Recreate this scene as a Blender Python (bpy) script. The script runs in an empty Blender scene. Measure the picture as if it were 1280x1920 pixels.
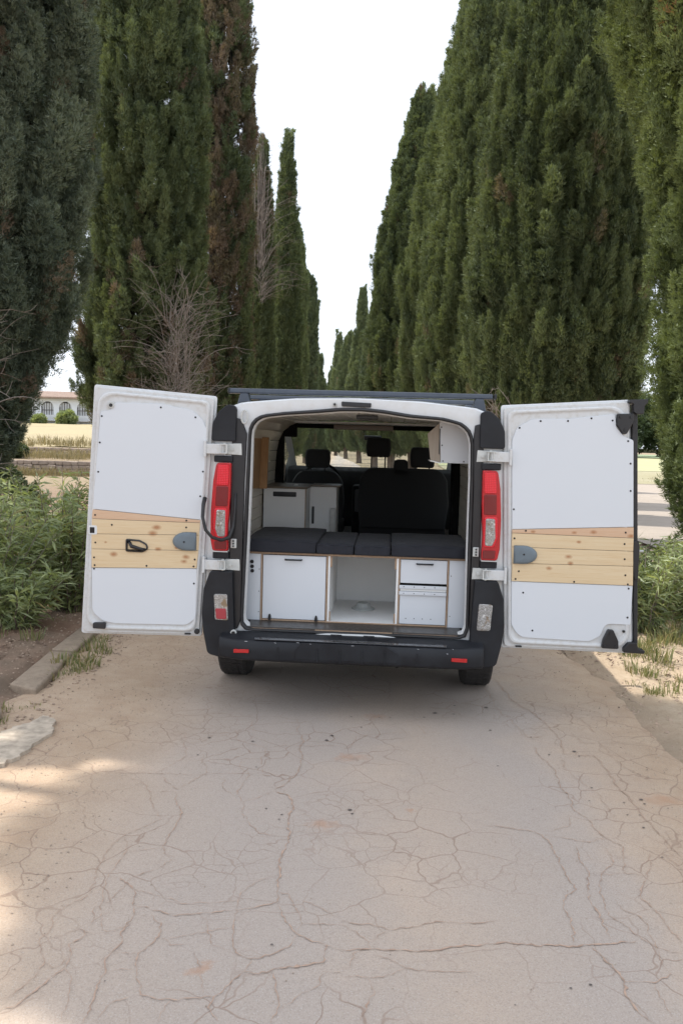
import bpy, bmesh, math, random
import numpy as np
from mathutils import Vector, Matrix
random.seed(5); rng = np.random.default_rng(7)
S = bpy.context.scene; COL = S.collection
R = math.radians
# ---------------- camera ----------------
PITCH, ROLL, CAMH = R(4.8), R(1.6), 1.76
cd = bpy.data.cameras.new('camera'); cam = bpy.data.objects.new('camera', cd); COL.objects.link(cam)
cd.sensor_fit = 'VERTICAL'; cd.sensor_height = 22.3; cd.lens = 1550/1920*22.3
cd.clip_start = 0.05; cd.clip_end = 3000
f_ = Vector((0, math.cos(PITCH), -math.sin(PITCH))); r_ = Vector((1, 0, 0)); u_ = r_.cross(f_)
r2 = r_*math.cos(ROLL)+u_*math.sin(ROLL); u2 = -r_*math.sin(ROLL)+u_*math.cos(ROLL)
cam.matrix_world = Matrix(((r2.x, u2.x, -f_.x, 0), (r2.y, u2.y, -f_.y, 0), (r2.z, u2.z, -f_.z, CAMH), (0, 0, 0, 1)))
S.camera = cam
# ---------------- sky and sun ----------------
SUN_AZ, SUN_EL = R(-75), R(59)        # azimuth from +Y, positive to the right
w = bpy.data.worlds.new('World'); S.world = w; w.use_nodes = True
nt = w.node_tree; nt.nodes.clear()
out = nt.nodes.new('ShaderNodeOutputWorld'); bg = nt.nodes.new('ShaderNodeBackground')
sky = nt.nodes.new('ShaderNodeTexSky'); sky.sky_type = 'NISHITA'; sky.sun_disc = False
sky.sun_elevation = SUN_EL; sky.sun_rotation = SUN_AZ
sky.air_density = 1.0; sky.dust_density = 4.0; sky.ozone_density = 1.0
mx = nt.nodes.new('ShaderNodeMix'); mx.data_type = 'RGBA'; mx.inputs[0].default_value = 0.6
mx.inputs[7].default_value = (12.5, 13.3, 14.6, 1)   # thin white overcast veil over the blue
nt.links.new(sky.outputs[0], mx.inputs[6]); nt.links.new(mx.outputs[2], bg.inputs[0])
bg.inputs[1].default_value = 0.09; nt.links.new(bg.outputs[0], out.inputs[0])
sl = bpy.data.lights.new('sun', 'SUN'); so = bpy.data.objects.new('sun', sl); COL.objects.link(so)
sl.energy = 3.0; sl.angle = R(0.6); sl.color = (1, .95, .87)
sd = Vector((math.sin(SUN_AZ)*math.cos(SUN_EL), math.cos(SUN_AZ)*math.cos(SUN_EL), math.sin(SUN_EL)))
so.rotation_euler = sd.to_track_quat('Z', 'Y').to_euler(); so.location = sd*40
S.view_settings.view_transform = 'Standard'; S.view_settings.look = 'None'
S.view_settings.exposure = 0.82; S.view_settings.gamma = 1; S.view_settings.use_curve_mapping = False
S.cycles.max_bounces = 8; S.cycles.transparent_max_bounces = 16

# ---------------- helpers ----------------
def link(o, parent=None):
    COL.objects.link(o)
    if parent is not None: o.parent = parent
    return o
def tag(o, label=None, cat=None, group=None, kind=None):
    if label: o['label'] = label
    if cat: o['category'] = cat
    if group: o['group'] = group
    if kind: o['kind'] = kind
    return o
def empty(name, loc=(0, 0, 0), rz=0, parent=None):
    o = bpy.data.objects.new(name, None); o.empty_display_size = .2
    o.location = loc; o.rotation_euler = (0, 0, rz); return link(o, parent)
def fast(name, V, Fc, mat, parent=None, attrs=None, smooth=False, loc=None):
    """V (n,3); Fc (m,k) with k = 3 or 4"""
    V = np.ascontiguousarray(V, dtype=np.float32); Fc = np.ascontiguousarray(Fc, dtype=np.int32)
    me = bpy.data.meshes.new(name); m, k = Fc.shape
    me.vertices.add(len(V)); me.vertices.foreach_set('co', V.ravel())
    me.loops.add(m*k); me.loops.foreach_set('vertex_index', Fc.ravel())
    me.polygons.add(m); me.polygons.foreach_set('loop_start', np.arange(0, m*k, k, dtype=np.int32))
    for n, a in (attrs or {}).items():
        at = me.attributes.new(n, 'FLOAT', 'POINT'); at.data.foreach_set('value', np.ascontiguousarray(a, dtype=np.float32))
    me.update(calc_edges=True)
    me.polygons.foreach_set('use_smooth', np.full(m, smooth)); me.materials.append(mat)
    o = bpy.data.objects.new(name, me)
    if loc is not None: o.location = loc
    return link(o, parent)
class MB:
    def __init__(s): s.v = []; s.f = []
    def add(s, vs, fs):
        b = len(s.v); s.v += [tuple(v) for v in vs]; s.f += [tuple(i+b for i in f) for f in fs]; return s
    def box(s, a, b):
        (x0, y0, z0), (x1, y1, z1) = a, b
        x0, x1 = min(x0, x1), max(x0, x1); y0, y1 = min(y0, y1), max(y0, y1); z0, z1 = min(z0, z1), max(z0, z1)
        return s.add([(x0,y0,z0),(x1,y0,z0),(x1,y1,z0),(x0,y1,z0),(x0,y0,z1),(x1,y0,z1),(x1,y1,z1),(x0,y1,z1)],
              [(0,3,2,1),(4,5,6,7),(0,1,5,4),(1,2,6,5),(2,3,7,6),(3,0,4,7)])
    def prism(s, pts, y0, y1, inset=0):
        """outline in the x,z plane, pushed from y0 to y1"""
        n = len(pts); vs = [(p[0], y0, p[1]) for p in pts]+[(p[0], y1, p[1]) for p in pts]
        fs = [tuple(range(n)), tuple(range(2*n-1, n-1, -1))]+[(i, i+n, (i+1) % n+n, (i+1) % n) for i in range(n)]
        return s.add(vs, fs)
    def prismz(s, pts, z0, z1):
        n = len(pts); vs = [(p[0], p[1], z0) for p in pts]+[(p[0], p[1], z1) for p in pts]
        fs = [tuple(range(n)), tuple(range(2*n-1, n-1, -1))]+[(i, i+n, (i+1) % n+n, (i+1) % n) for i in range(n)]
        return s.add(vs, fs)
    def prismx(s, pts, x0, x1):
        n = len(pts); vs = [(x0, p[0], p[1]) for p in pts]+[(x1, p[0], p[1]) for p in pts]
        fs = [tuple(range(n)), tuple(range(2*n-1, n-1, -1))]+[(i, i+n, (i+1) % n+n, (i+1) % n) for i in range(n)]
        return s.add(vs, fs)
    def loft(s, rings, closed=True, caps=False):
        b = []; n = len(rings[0])
        vs = [v for r in rings for v in r]; fs = []
        for k in range(len(rings)-1):
            for i in range(n if closed else n-1):
                j = (i+1) % n; fs.append((k*n+i, k*n+j, (k+1)*n+j, (k+1)*n+i))
        if caps: fs += [tuple(range(n)), tuple(range(len(vs)-1, len(vs)-n-1, -1))]
        return s.add(vs, fs)
    def tube(s, path, r, n=8, caps=True):
        P = [Vector(p) for p in path]; rings = []
        rs = r if hasattr(r, '__len__') else [r]*len(P)
        up = None
        for i, p in enumerate(P):
            t = (P[min(i+1, len(P)-1)]-P[max(i-1, 0)]).normalized()
            if up is None: up = t.orthogonal().normalized()
            a = (up-t*up.dot(t)).normalized(); up = a; b = t.cross(a)
            rings.append([p+(a*math.cos(2*math.pi*k/n)+b*math.sin(2*math.pi*k/n))*rs[i] for k in range(n)])
        return s.loft(rings, True, caps)
    def cyl(s, c, axis, r, h, n=16, r1=None):
        c = Vector(c); a = Vector(axis).normalized()
        return s.tube([c-a*h/2, c+a*h/2], [r, r if r1 is None else r1], n)
    def build(s, name, mat, parent=None, bevel=0, smooth=False, seg=2, solid=0):
        me = bpy.data.meshes.new(name); me.from_pydata(s.v, [], s.f); me.materials.append(mat)
        bm = bmesh.new(); bm.from_mesh(me); bmesh.ops.recalc_face_normals(bm, faces=bm.faces); bm.to_mesh(me); bm.free()
        o = bpy.data.objects.new(name, me); link(o, parent)
        if solid:
            m = o.modifiers.new('s', 'SOLIDIFY'); m.thickness = solid; m.offset = 0
        if bevel:
            m = o.modifiers.new('b', 'BEVEL'); m.width = bevel; m.segments = seg; m.limit_method = 'ANGLE'; m.angle_limit = R(40)
        if smooth:
            for p in me.polygons: p.use_smooth = True
        elif bevel:
            for p in me.polygons: p.use_smooth = True
            m = o.modifiers.new('w', 'WEIGHTED_NORMAL'); m.keep_sharp = False
        return o
def rpoly(pts, rad, seg=5):
    """round the corners of a polygon; rad is a number or one per corner"""
    n = len(pts); o = []
    for i in range(n):
        r = rad[i] if hasattr(rad, '__len__') else rad
        p = Vector(pts[i]); a = Vector(pts[i-1])-p; b = Vector(pts[(i+1) % n])-p
        if r <= 0: o.append(tuple(p)); continue
        an = a.angle(b); d = min(r/math.tan(an/2), a.length*.49, b.length*.49)
        p0 = p+a.normalized()*d; p1 = p+b.normalized()*d
        for k in range(seg+1):
            t = k/seg; o.append(tuple(p0*(1-t)**2+p*2*t*(1-t)+p1*t*t))
    return o
def copy_tree(o, parent=None):
    c = o.copy(); COL.objects.link(c)
    if parent is not None: c.parent = parent
    for ch in list(o.children): copy_tree(ch, c)
    return c
# ---------------- materials ----------------
class NT:
    def __init__(s, name):
        s.m = bpy.data.materials.new(name); s.m.use_nodes = True; s.t = s.m.node_tree; s.t.nodes.clear()
        s.o = s.n('OutputMaterial'); s.b = s.n('BsdfPrincipled'); s.l(s.b.outputs[0], s.o.inputs[0]); s.tc = s.n('TexCoord')
    def n(s, k): return s.t.nodes.new('ShaderNode'+k)
    def l(s, a, b): s.t.links.new(a, b)
    def noise(s, scale, det=4, rough=.55, vec=None, dist=0):
        x = s.n('TexNoise'); x.inputs['Scale'].default_value = scale; x.inputs['Detail'].default_value = det
        x.inputs['Roughness'].default_value = rough; x.inputs['Distortion'].default_value = dist
        s.l(vec or s.tc.outputs['Object'], x.inputs['Vector']); return x.outputs[0]
    def vor(s, scale, feat='F1', vec=None):
        x = s.n('TexVoronoi'); x.feature = feat; x.inputs['Scale'].default_value = scale
        s.l(vec or s.tc.outputs['Object'], x.inputs['Vector']); return x
    def mapp(s, sc=(1, 1, 1), loc=(0, 0, 0), rot=(0, 0, 0), vec=None):
        x = s.n('Mapping'); x.inputs['Scale'].default_value = sc; x.inputs['Location'].default_value = loc; x.inputs['Rotation'].default_value = rot
        s.l(vec or s.tc.outputs['Object'], x.inputs['Vector']); return x.outputs[0]
    def ramp(s, fac, stops):
        x = s.n('ValToRGB'); e = x.color_ramp.elements
        while len(e) < len(stops): e.new(.5)
        for i, (p, c) in enumerate(stops): e[i].position = p; e[i].color = (*c, 1) if len(c) == 3 else c
        s.l(fac, x.inputs[0]); return x.outputs[0]
    def mr(s, v, a, b, c=0, d=1):
        x = s.n('MapRange'); s.l(v, x.inputs[0])
        for i, q in enumerate((a, b, c, d)): x.inputs[i+1].default_value = q
        return x.outputs[0]
    def mix(s, f, a, b, mode='MIX'):
        x = s.n('Mix'); x.data_type = 'RGBA'; x.blend_type = mode
        for q, i in ((f, 0), (a, 6), (b, 7)):
            if hasattr(q, 'links'): s.l(q, x.inputs[i])
            elif isinstance(q, (int, float)): x.inputs[i].default_value = q
            else: x.inputs[i].default_value = (*q, 1)
        return x.outputs[2]
    def math(s, op, a, b=0):
        x = s.n('Math'); x.operation = op
        for i, q in enumerate((a, b)):
            if hasattr(q, 'links'): s.l(q, x.inputs[i])
            else: x.inputs[i].default_value = q
        return x.outputs[0]
    def bump(s, h, st, dist=.01):
        x = s.n('Bump'); x.inputs['Strength'].default_value = st; x.inputs['Distance'].default_value = dist
        s.l(h, x.inputs['Height']); s.l(x.outputs[0], s.b.inputs['Normal']); return x
    def set(s, **k):
        for a, v in k.items():
            i = s.b.inputs[a.replace('_', ' ')]
            if hasattr(v, 'links'): s.l(v, i)
            elif isinstance(v, tuple): i.default_value = (*v, 1) if len(v) == 3 else v
            else: i.default_value = v
        return s
def plain(name, col, rough=.5, var=.12, scale=6, metal=0, bump=0, coat=0, bscale=300, spec=.5):
    q = NT(name)
    c = q.mix(q.mr(q.noise(scale, 5), .3, .7), tuple(x*(1-var) for x in col), tuple(min(1, x*(1+var)) for x in col))
    q.set(Base_Color=c, Roughness=q.mr(q.noise(scale*2.3, 4), .3, .7, rough*.82, min(1, rough*1.15)), Metallic=metal, Coat_Weight=coat)
    q.b.inputs['Specular IOR Level'].default_value = spec
    if bump: q.bump(q.noise(bscale, 2), bump, .002)
    return q.m
M = {}
M['paint'] = (lambda q: (q.set(Base_Color=q.mix(q.mr(q.noise(9, 6, .65), .45, .75), (.64, .66, .67), (.58, .58, .56)), Roughness=.32, Coat_Weight=.3), q.m)[1])(NT('van_paint'))
M['paint_dirty'] = (lambda q: (q.set(Base_Color=q.mix(q.mr(q.noise(30, 6, .7), .48, .7), (.57, .58, .58), (.50, .49, .46)), Roughness=.45), q.m)[1])(NT('dusty_paint'))
M['panel'] = (lambda q: (q.set(Base_Color=q.mix(q.mr(q.noise(2.5, 5, .6), .35, .7), (.60, .632, .668), (.607, .638, .672)), Roughness=q.mr(q.noise(6, 4), .35, .7, .30, .38)), q.bump(q.noise(3, 2), .10, .02), q.m)[2])(NT('white_panel'))
M['inner_white'] = plain('white_board', (.75, .76, .75), .5, .03, 3)
M['plastic'] = (lambda q: (q.set(Base_Color=q.mix(q.mr(q.noise(7, 6, .7), .4, .75), (.009, .010, .013), (.020, .022, .026)), Roughness=q.mr(q.noise(14, 4), .3, .7, .42, .62), Specular_IOR_Level=.32), q.bump(q.noise(900, 2), .25, .0006), q.m)[2])(NT('grey_plastic'))
M['black'] = plain('black_plastic', (.012, .012, .014), .42, .2, 12)
M['rubber'] = plain('rubber', (.016, .016, .017), .55, .25, 20, bump=.3)
M['tyre'] = plain('tyre_rubber', (.028, .026, .025), .75, .3, 20, bump=.4)
M['bar'] = plain('bar_paint', (.045, .056, .075), .4, .15, 12, coat=.2)
M['steel'] = plain('painted_steel', (.50, .51, .49), .45, .15, 25)
M['rim'] = plain('wheel_rim', (.25, .25, .26), .4, .2, 10, metal=.7)
M['screw'] = plain('screw_head', (.01, .01, .011), .4, .1, 50, metal=.3)
M['greyshell'] = plain('grey_plastic_shell', (.13, .165, .19), .45, .06, 20)
M['dark'] = plain('dark_trim', (.009, .009, .009), .8, .2, 8, spec=.15)
M['underbody'] = plain('underbody', (.02, .018, .016), .85, .3, 8)
M['seat'] = (lambda q: (q.set(Base_Color=q.mix(q.mr(q.noise(400, 2), .3, .7), (.016, .017, .018), (.034, .035, .037)), Roughness=.9), q.bump(q.noise(600, 2), .4, .001), q.m)[2])(NT('seat_fabric'))
def fabric():
    q = NT('mattress_fabric'); wv = q.n('TexWave'); wv.inputs['Scale'].default_value = 160; wv.inputs['Distortion'].default_value = 2
    q.l(q.tc.outputs['Object'], wv.inputs[0]); wz = q.n('TexWave'); wz.bands_direction = 'Z'; wz.inputs['Scale'].default_value = 160; wz.inputs['Distortion'].default_value = 2
    q.l(q.tc.outputs['Object'], wz.inputs[0]); h = q.math('ADD', wv.outputs[1], wz.outputs[1])
    q.set(Base_Color=q.mix(q.mr(h, .2, 1.8), (.010, .011, .016), (.022, .024, .032)), Roughness=.92, Sheen_Weight=.03)
    q.bump(q.noise(9, 4), .5, .02); return q.m
M['fabric'] = fabric()
def pine(name, base, dark, knots=(), axis='X', seed=0, fine=1):
    """knots: (u, z, radius) in the object's own x,z coordinates"""
    q = NT(name); sc = {'X': (1.2, 12, 26), 'Y': (14, 1.0, 26), 'Z': (26, 12, 1.2)}[axis]
    v = q.mapp(sc, (seed*3.1, seed*1.7, seed*2.3)); g1 = q.noise(1.5*fine, 5, .6, v, 1.2); g2 = q.noise(7, 3, .6, v, .3)
    c = q.mix(q.mr(g1, .35, .72), base, tuple(a*.72+b*.28 for a, b in zip(base, dark)))
    c = q.mix(q.math('MULTIPLY', q.mr(g2, .5, .75), .35), c, dark)
    if knots:
        sp = q.n('SeparateXYZ'); q.l(q.tc.outputs['Object'], sp.inputs[0]); nz = q.noise(30, 2)
        acc = None
        for (kx, kz, kr) in knots:
            dx = q.math('MULTIPLY', q.math('SUBTRACT', sp.outputs[0], kx), .62); dz = q.math('SUBTRACT', sp.outputs[2], kz)
            d = q.math('SQRT', q.math('ADD', q.math('MULTIPLY', dx, dx), q.math('MULTIPLY', dz, dz)))
            d = q.math('ADD', d, q.math('MULTIPLY', q.math('SUBTRACT', nz, .5), .012))
            mk = q.mr(d, kr*.25, kr*1.25, 1, 0)
            acc = mk if acc is None else q.math('MAXIMUM', acc, mk)
        c = q.mix(q.math('MULTIPLY', acc, .85), c, (.34, .14, .05))
    q.set(Base_Color=c, Roughness=.5, Coat_Weight=.12); return q.m
M['board_wall'] = pine('bleached_pine', (.72, .67, .57), (.42, .34, .24), axis='Y')
M['board_ceiling'] = pine('whitewashed_pine', (.86, .85, .80), (.66, .60, .50), axis='Y')
M['orange_wood'] = pine('varnished_wood', (.36, .20, .08), (.16, .065, .02), axis='Z')
M['counter'] = pine('counter_wood', (.16, .125, .09), (.07, .05, .03), axis='X')
M['ply_edge'] = plain('plywood_edge', (.34, .235, .155), .6, .15, 60)
M['sill_board'] = plain('film_faced_board', (.045, .04, .036), .38, .25, 18)
def glass():
    q = NT('window_glass'); tr = q.n('BsdfTransparent'); tr.inputs[0].default_value = (.84, .90, .88, 1)
    gl = q.n('BsdfGlossy'); gl.inputs[1].default_value = .03; df = q.n('BsdfDiffuse'); df.inputs[0].default_value = (.5, .52, .5, 1)
    lw_ = q.n('LayerWeight'); lw_.inputs[0].default_value = .5; fr_ = q.mr(q.math('POWER', lw_.outputs[1], 4), 0, 1, .04, .75); m1 = q.n('MixShader'); m2 = q.n('MixShader')
    v = q.mapp((40, 40, 1.5)); q.l(q.mr(q.noise(2, 4, .6, v), .42, .78, .09, .36), m1.inputs[0]); q.l(tr.outputs[0], m1.inputs[1]); q.l(df.outputs[0], m1.inputs[2])  # pale diffuse streaks put reflected sky haze into the glass colour
    q.l(fr_, m2.inputs[0]); q.l(m1.outputs[0], m2.inputs[1]); q.l(gl.outputs[0], m2.inputs[2]); q.l(m2.outputs[0], q.o.inputs[0]); return q.m
M['glass'] = glass()
def lens(name, col, col2, emis=0, ribs=260, rough=.12):
    q = NT(name); w1 = q.n('TexWave'); w1.bands_direction = 'Z'; w1.inputs['Scale'].default_value = ribs/6.28; q.l(q.tc.outputs['Object'], w1.inputs[0])
    w2 = q.n('TexWave'); w2.bands_direction = 'X'; w2.inputs['Scale'].default_value = ribs/6.28; q.l(q.tc.outputs['Object'], w2.inputs[0])
    h = q.math('MULTIPLY', w1.outputs[1], w2.outputs[1])
    c = q.mix(q.mr(h, .1, .8), col2, col); c = q.mix(q.mr(q.noise(28, 3), .35, .65), c, tuple(x*.6 for x in col2), 'MIX') if emis else c
    q.set(Base_Color=c, Roughness=rough, Coat_Weight=.35, Coat_Roughness=.05); q.b.inputs['Specular IOR Level'].default_value = .4
    q.bump(h, .5, .003); return q.m
M['lens_red'] = lens('red_lens', (.66, .008, .014), (.36, .003, .008))
M['lens_bright'] = lens('pale_red_lens', (.85, .030, .055), (.60, .008, .02), ribs=180)
M['lens_dark'] = lens('deep_red_lens', (.30, .004, .01), (.12, .002, .004), ribs=330)
def clear_lens():
    q = NT('clear_lens'); v = q.mapp((1, 1, 1)); br = q.n('TexBrick'); br.inputs['Scale'].default_value = 62; br.inputs['Color1'].default_value = (.60, .60, .58, 1); br.inputs['Color2'].default_value = (.30, .29, .27, 1); br.inputs['Mortar'].default_value = (.12, .11, .10, 1); br.inputs['Mortar Size'].default_value = .05; br.offset = 0
    q.l(q.mapp((1, 1, 1), rot=(math.pi/2, 0, 0)), br.inputs[0]); n = q.noise(34, 4, .7)
    c = q.mix(q.mr(n, .55, .68), br.outputs[0], (.72, .72, .70)); c = q.mix(q.mr(q.noise(22, 2, .5, q.mapp(loc=(2, 0, 5))), .56, .68), c, (.20, .14, .08))
    q.set(Base_Color=c, Roughness=.12, Coat_Weight=1.0); q.bump(q.math('MULTIPLY', br.outputs[1], 1.0), .5, .002); return q.m
M['lens_clear'] = clear_lens()
M['lens_fog'] = lens('fog_lens', (.55, .07, .09), (.30, .02, .03), ribs=500)
M['reflector'] = lens('reflector_red', (.70, .02, .015), (.45, .008, .008), ribs=900)
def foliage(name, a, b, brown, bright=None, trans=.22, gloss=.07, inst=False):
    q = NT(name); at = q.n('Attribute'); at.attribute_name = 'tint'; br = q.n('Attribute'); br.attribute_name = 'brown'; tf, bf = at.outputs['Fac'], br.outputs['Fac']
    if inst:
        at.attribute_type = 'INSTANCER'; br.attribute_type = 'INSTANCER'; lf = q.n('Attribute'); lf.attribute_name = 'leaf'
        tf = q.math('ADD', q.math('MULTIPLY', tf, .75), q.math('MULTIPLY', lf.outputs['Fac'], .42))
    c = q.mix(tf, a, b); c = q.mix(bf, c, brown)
    q.t.nodes.remove(q.b); df = q.n('BsdfDiffuse'); tl = q.n('BsdfTranslucent'); gl = q.n('BsdfGlossy'); gl.inputs[1].default_value = .5
    q.l(c, df.inputs[0]); c2 = q.mix(.5, c, (1.0, 1.0, .25), 'OVERLAY'); q.l(c2, tl.inputs[0]); gl.inputs[0].default_value = (.35, .38, .38, 1)
    m = q.n('MixShader'); m.inputs[0].default_value = trans; q.l(df.outputs[0], m.inputs[1]); q.l(tl.outputs[0], m.inputs[2])
    m2 = q.n('MixShader'); m2.inputs[0].default_value = gloss; q.l(m.outputs[0], m2.inputs[1]); q.l(gl.outputs[0], m2.inputs[2]); q.l(m2.outputs[0], q.o.inputs[0]); return q.m
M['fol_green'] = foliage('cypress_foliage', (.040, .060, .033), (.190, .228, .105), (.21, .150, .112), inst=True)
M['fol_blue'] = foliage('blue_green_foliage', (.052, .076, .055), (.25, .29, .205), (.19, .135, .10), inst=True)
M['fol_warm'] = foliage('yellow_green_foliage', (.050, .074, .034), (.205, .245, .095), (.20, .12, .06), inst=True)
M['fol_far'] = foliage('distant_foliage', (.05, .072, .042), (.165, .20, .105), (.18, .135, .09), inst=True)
M['bushy'] = foliage('shrub_foliage', (.05, .07, .035), (.12, .15, .07), (.15, .11, .07))
M['oleander'] = foliage('oleander_leaf', (.14, .18, .08), (.38, .43, .20), (.34, .28, .12), trans=.35, gloss=.13)
M['grass'] = foliage('grass_blade', (.11, .14, .05), (.28, .28, .13), (.36, .28, .15), trans=.25)
M['bark'] = (lambda q: (q.set(Base_Color=q.mix(q.mr(q.noise(5, 6, .7, q.mapp((3, 3, .5))), .35, .7), (.085, .06, .045), (.22, .17, .135)), Roughness=.9), q.bump(q.noise(12, 5, .6, q.mapp((3, 3, .6))), .8, .03), q.m)[2])(NT('bark'))
M['deadwood'] = plain('dead_twigs', (.23, .195, .165), .85, .25, 10)
M['twigshade'] = plain('shaded_twig_shell', (.034, .032, .022), .95, .5, 9, bump=1, bscale=14)  # dark tone paints in the self-shadow that a smooth shell lacks

# ---------------- ground, road, fields ----------------
def vnoise(x, y, s, seed=0):
    """smooth value noise, vectorised"""
    x = np.asarray(x, float)*s+seed*17.3; y = np.asarray(y, float)*s+seed*9.1
    xi = np.floor(x).astype(np.int64); yi = np.floor(y).astype(np.int64); xf = x-xi; yf = y-yi
    xf = xf*xf*(3-2*xf); yf = yf*yf*(3-2*yf)
    def h(a, b):
        n = (a*374761393+b*668265263+seed*1274126177) & 0x7fffffff; n = ((n ^ (n >> 13))*1274126177) & 0x7fffffff
        return ((n ^ (n >> 16)) & 0xffff)/65535.
    return (h(xi, yi)*(1-xf)+h(xi+1, yi)*xf)*(1-yf)+(h(xi, yi+1)*(1-xf)+h(xi+1, yi+1)*xf)*yf
def road_c(y): return np.where(y < 60, -.011*y, -.66-.022*(y-60))
def road_h(y): return np.where(y < 70, 2.02, np.maximum(1.2, 2.02-(y-70)*.02))
def ground_z(x, y):
    c = road_c(y); d = np.abs(x-c)-road_h(y)
    z = -.035+np.clip((d+.12)/.35, 0, 1)*.045
    off = np.clip((d+.1)/.3, 0, 1)
    z = z+off*((vnoise(x, y, 1.1, 1)-.5)*.07+(vnoise(x, y, 4, 2)-.5)*.035+(vnoise(x, y, 14, 3)-.5)*.018)
    z = z+np.where((x < c-2.25), .05, 0)*np.clip((-2.2-(x-c))/.1, 0, 1)
    L = np.clip((-x-5.5)/2.0, 0, 1)*np.clip((60-y)/20+20, 0, 1)
    t = np.clip((y-35)/.3, 0, 1)*.62+np.clip((y-42)/.3, 0, 1)*.42+np.clip((y-43)/60, 0, 1.05)*2.1
    return z+L*t
xs = np.concatenate([-np.geomspace(6, 420, 46)[::-1], np.linspace(-5.9, 5.9, 250), np.geomspace(6, 420, 46)])
ys = np.concatenate([[-60, -20, -6, -2], np.linspace(0, 11, 240), np.linspace(11.2, 34.9, 70), np.linspace(35, 35.4, 3), np.linspace(36, 41.9, 8), np.linspace(42, 42.4, 3), np.geomspace(43, 900, 50)])
X, Y = np.meshgrid(xs, ys); Z = ground_z(X, Y)
V = np.stack([X, Y, Z], -1).reshape(-1, 3); nx, ny = len(xs), len(ys)
I = (np.arange(ny-1)[:, None]*nx+np.arange(nx-1)[None]).ravel(); Fq = np.stack([I, I+1, I+1+nx, I+nx], -1)
def ground_mat():
    q = NT('red_earth'); P = q.tc.outputs['Object']; sp = q.n('SeparateXYZ'); q.l(P, sp.inputs[0]); x, y = sp.outputs[0], sp.outputs[1]
    n1 = q.noise(1.3, 6, .6); n2 = q.noise(9, 6, .7); n3 = q.noise(60, 4, .7)
    dirt = q.mix(q.mr(n1, .35, .65), (.235, .150, .105), (.36, .265, .195)); dirt = q.mix(q.mr(n2, .5, .72), dirt, (.17, .105, .075))
    sand = q.mix(q.mr(n2, .35, .7), (.50, .40, .29), (.43, .33, .23))
    lit = q.mix(q.mr(n1, .45, .6), dirt, (.20, .15, .11))
    c = q.mix(q.mr(x, 1.5, 2.3), lit, sand)
    fld = q.mix(q.mr(q.noise(.25, 5), .35, .65), (.30, .23, .16), (.25, .20, .13)); fld = q.mix(q.mr(n2, .5, .8), fld, (.22, .20, .12))
    c = q.mix(q.mr(y, 22, 30), c, fld)
    c = q.mix(q.mr(n3, .5, .85, 0, .4), c, (.15, .105, .075))
    q.set(Base_Color=c, Roughness=.95); q.b.inputs['Specular IOR Level'].default_value = .15
    q.bump(q.math('ADD', q.noise(45, 6, .7), q.math('MULTIPLY', q.noise(160, 3), .5)), .7, .02); return q.m
tag(fast('ground', V, Fq, ground_mat(), smooth=True), kind='structure')

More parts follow.
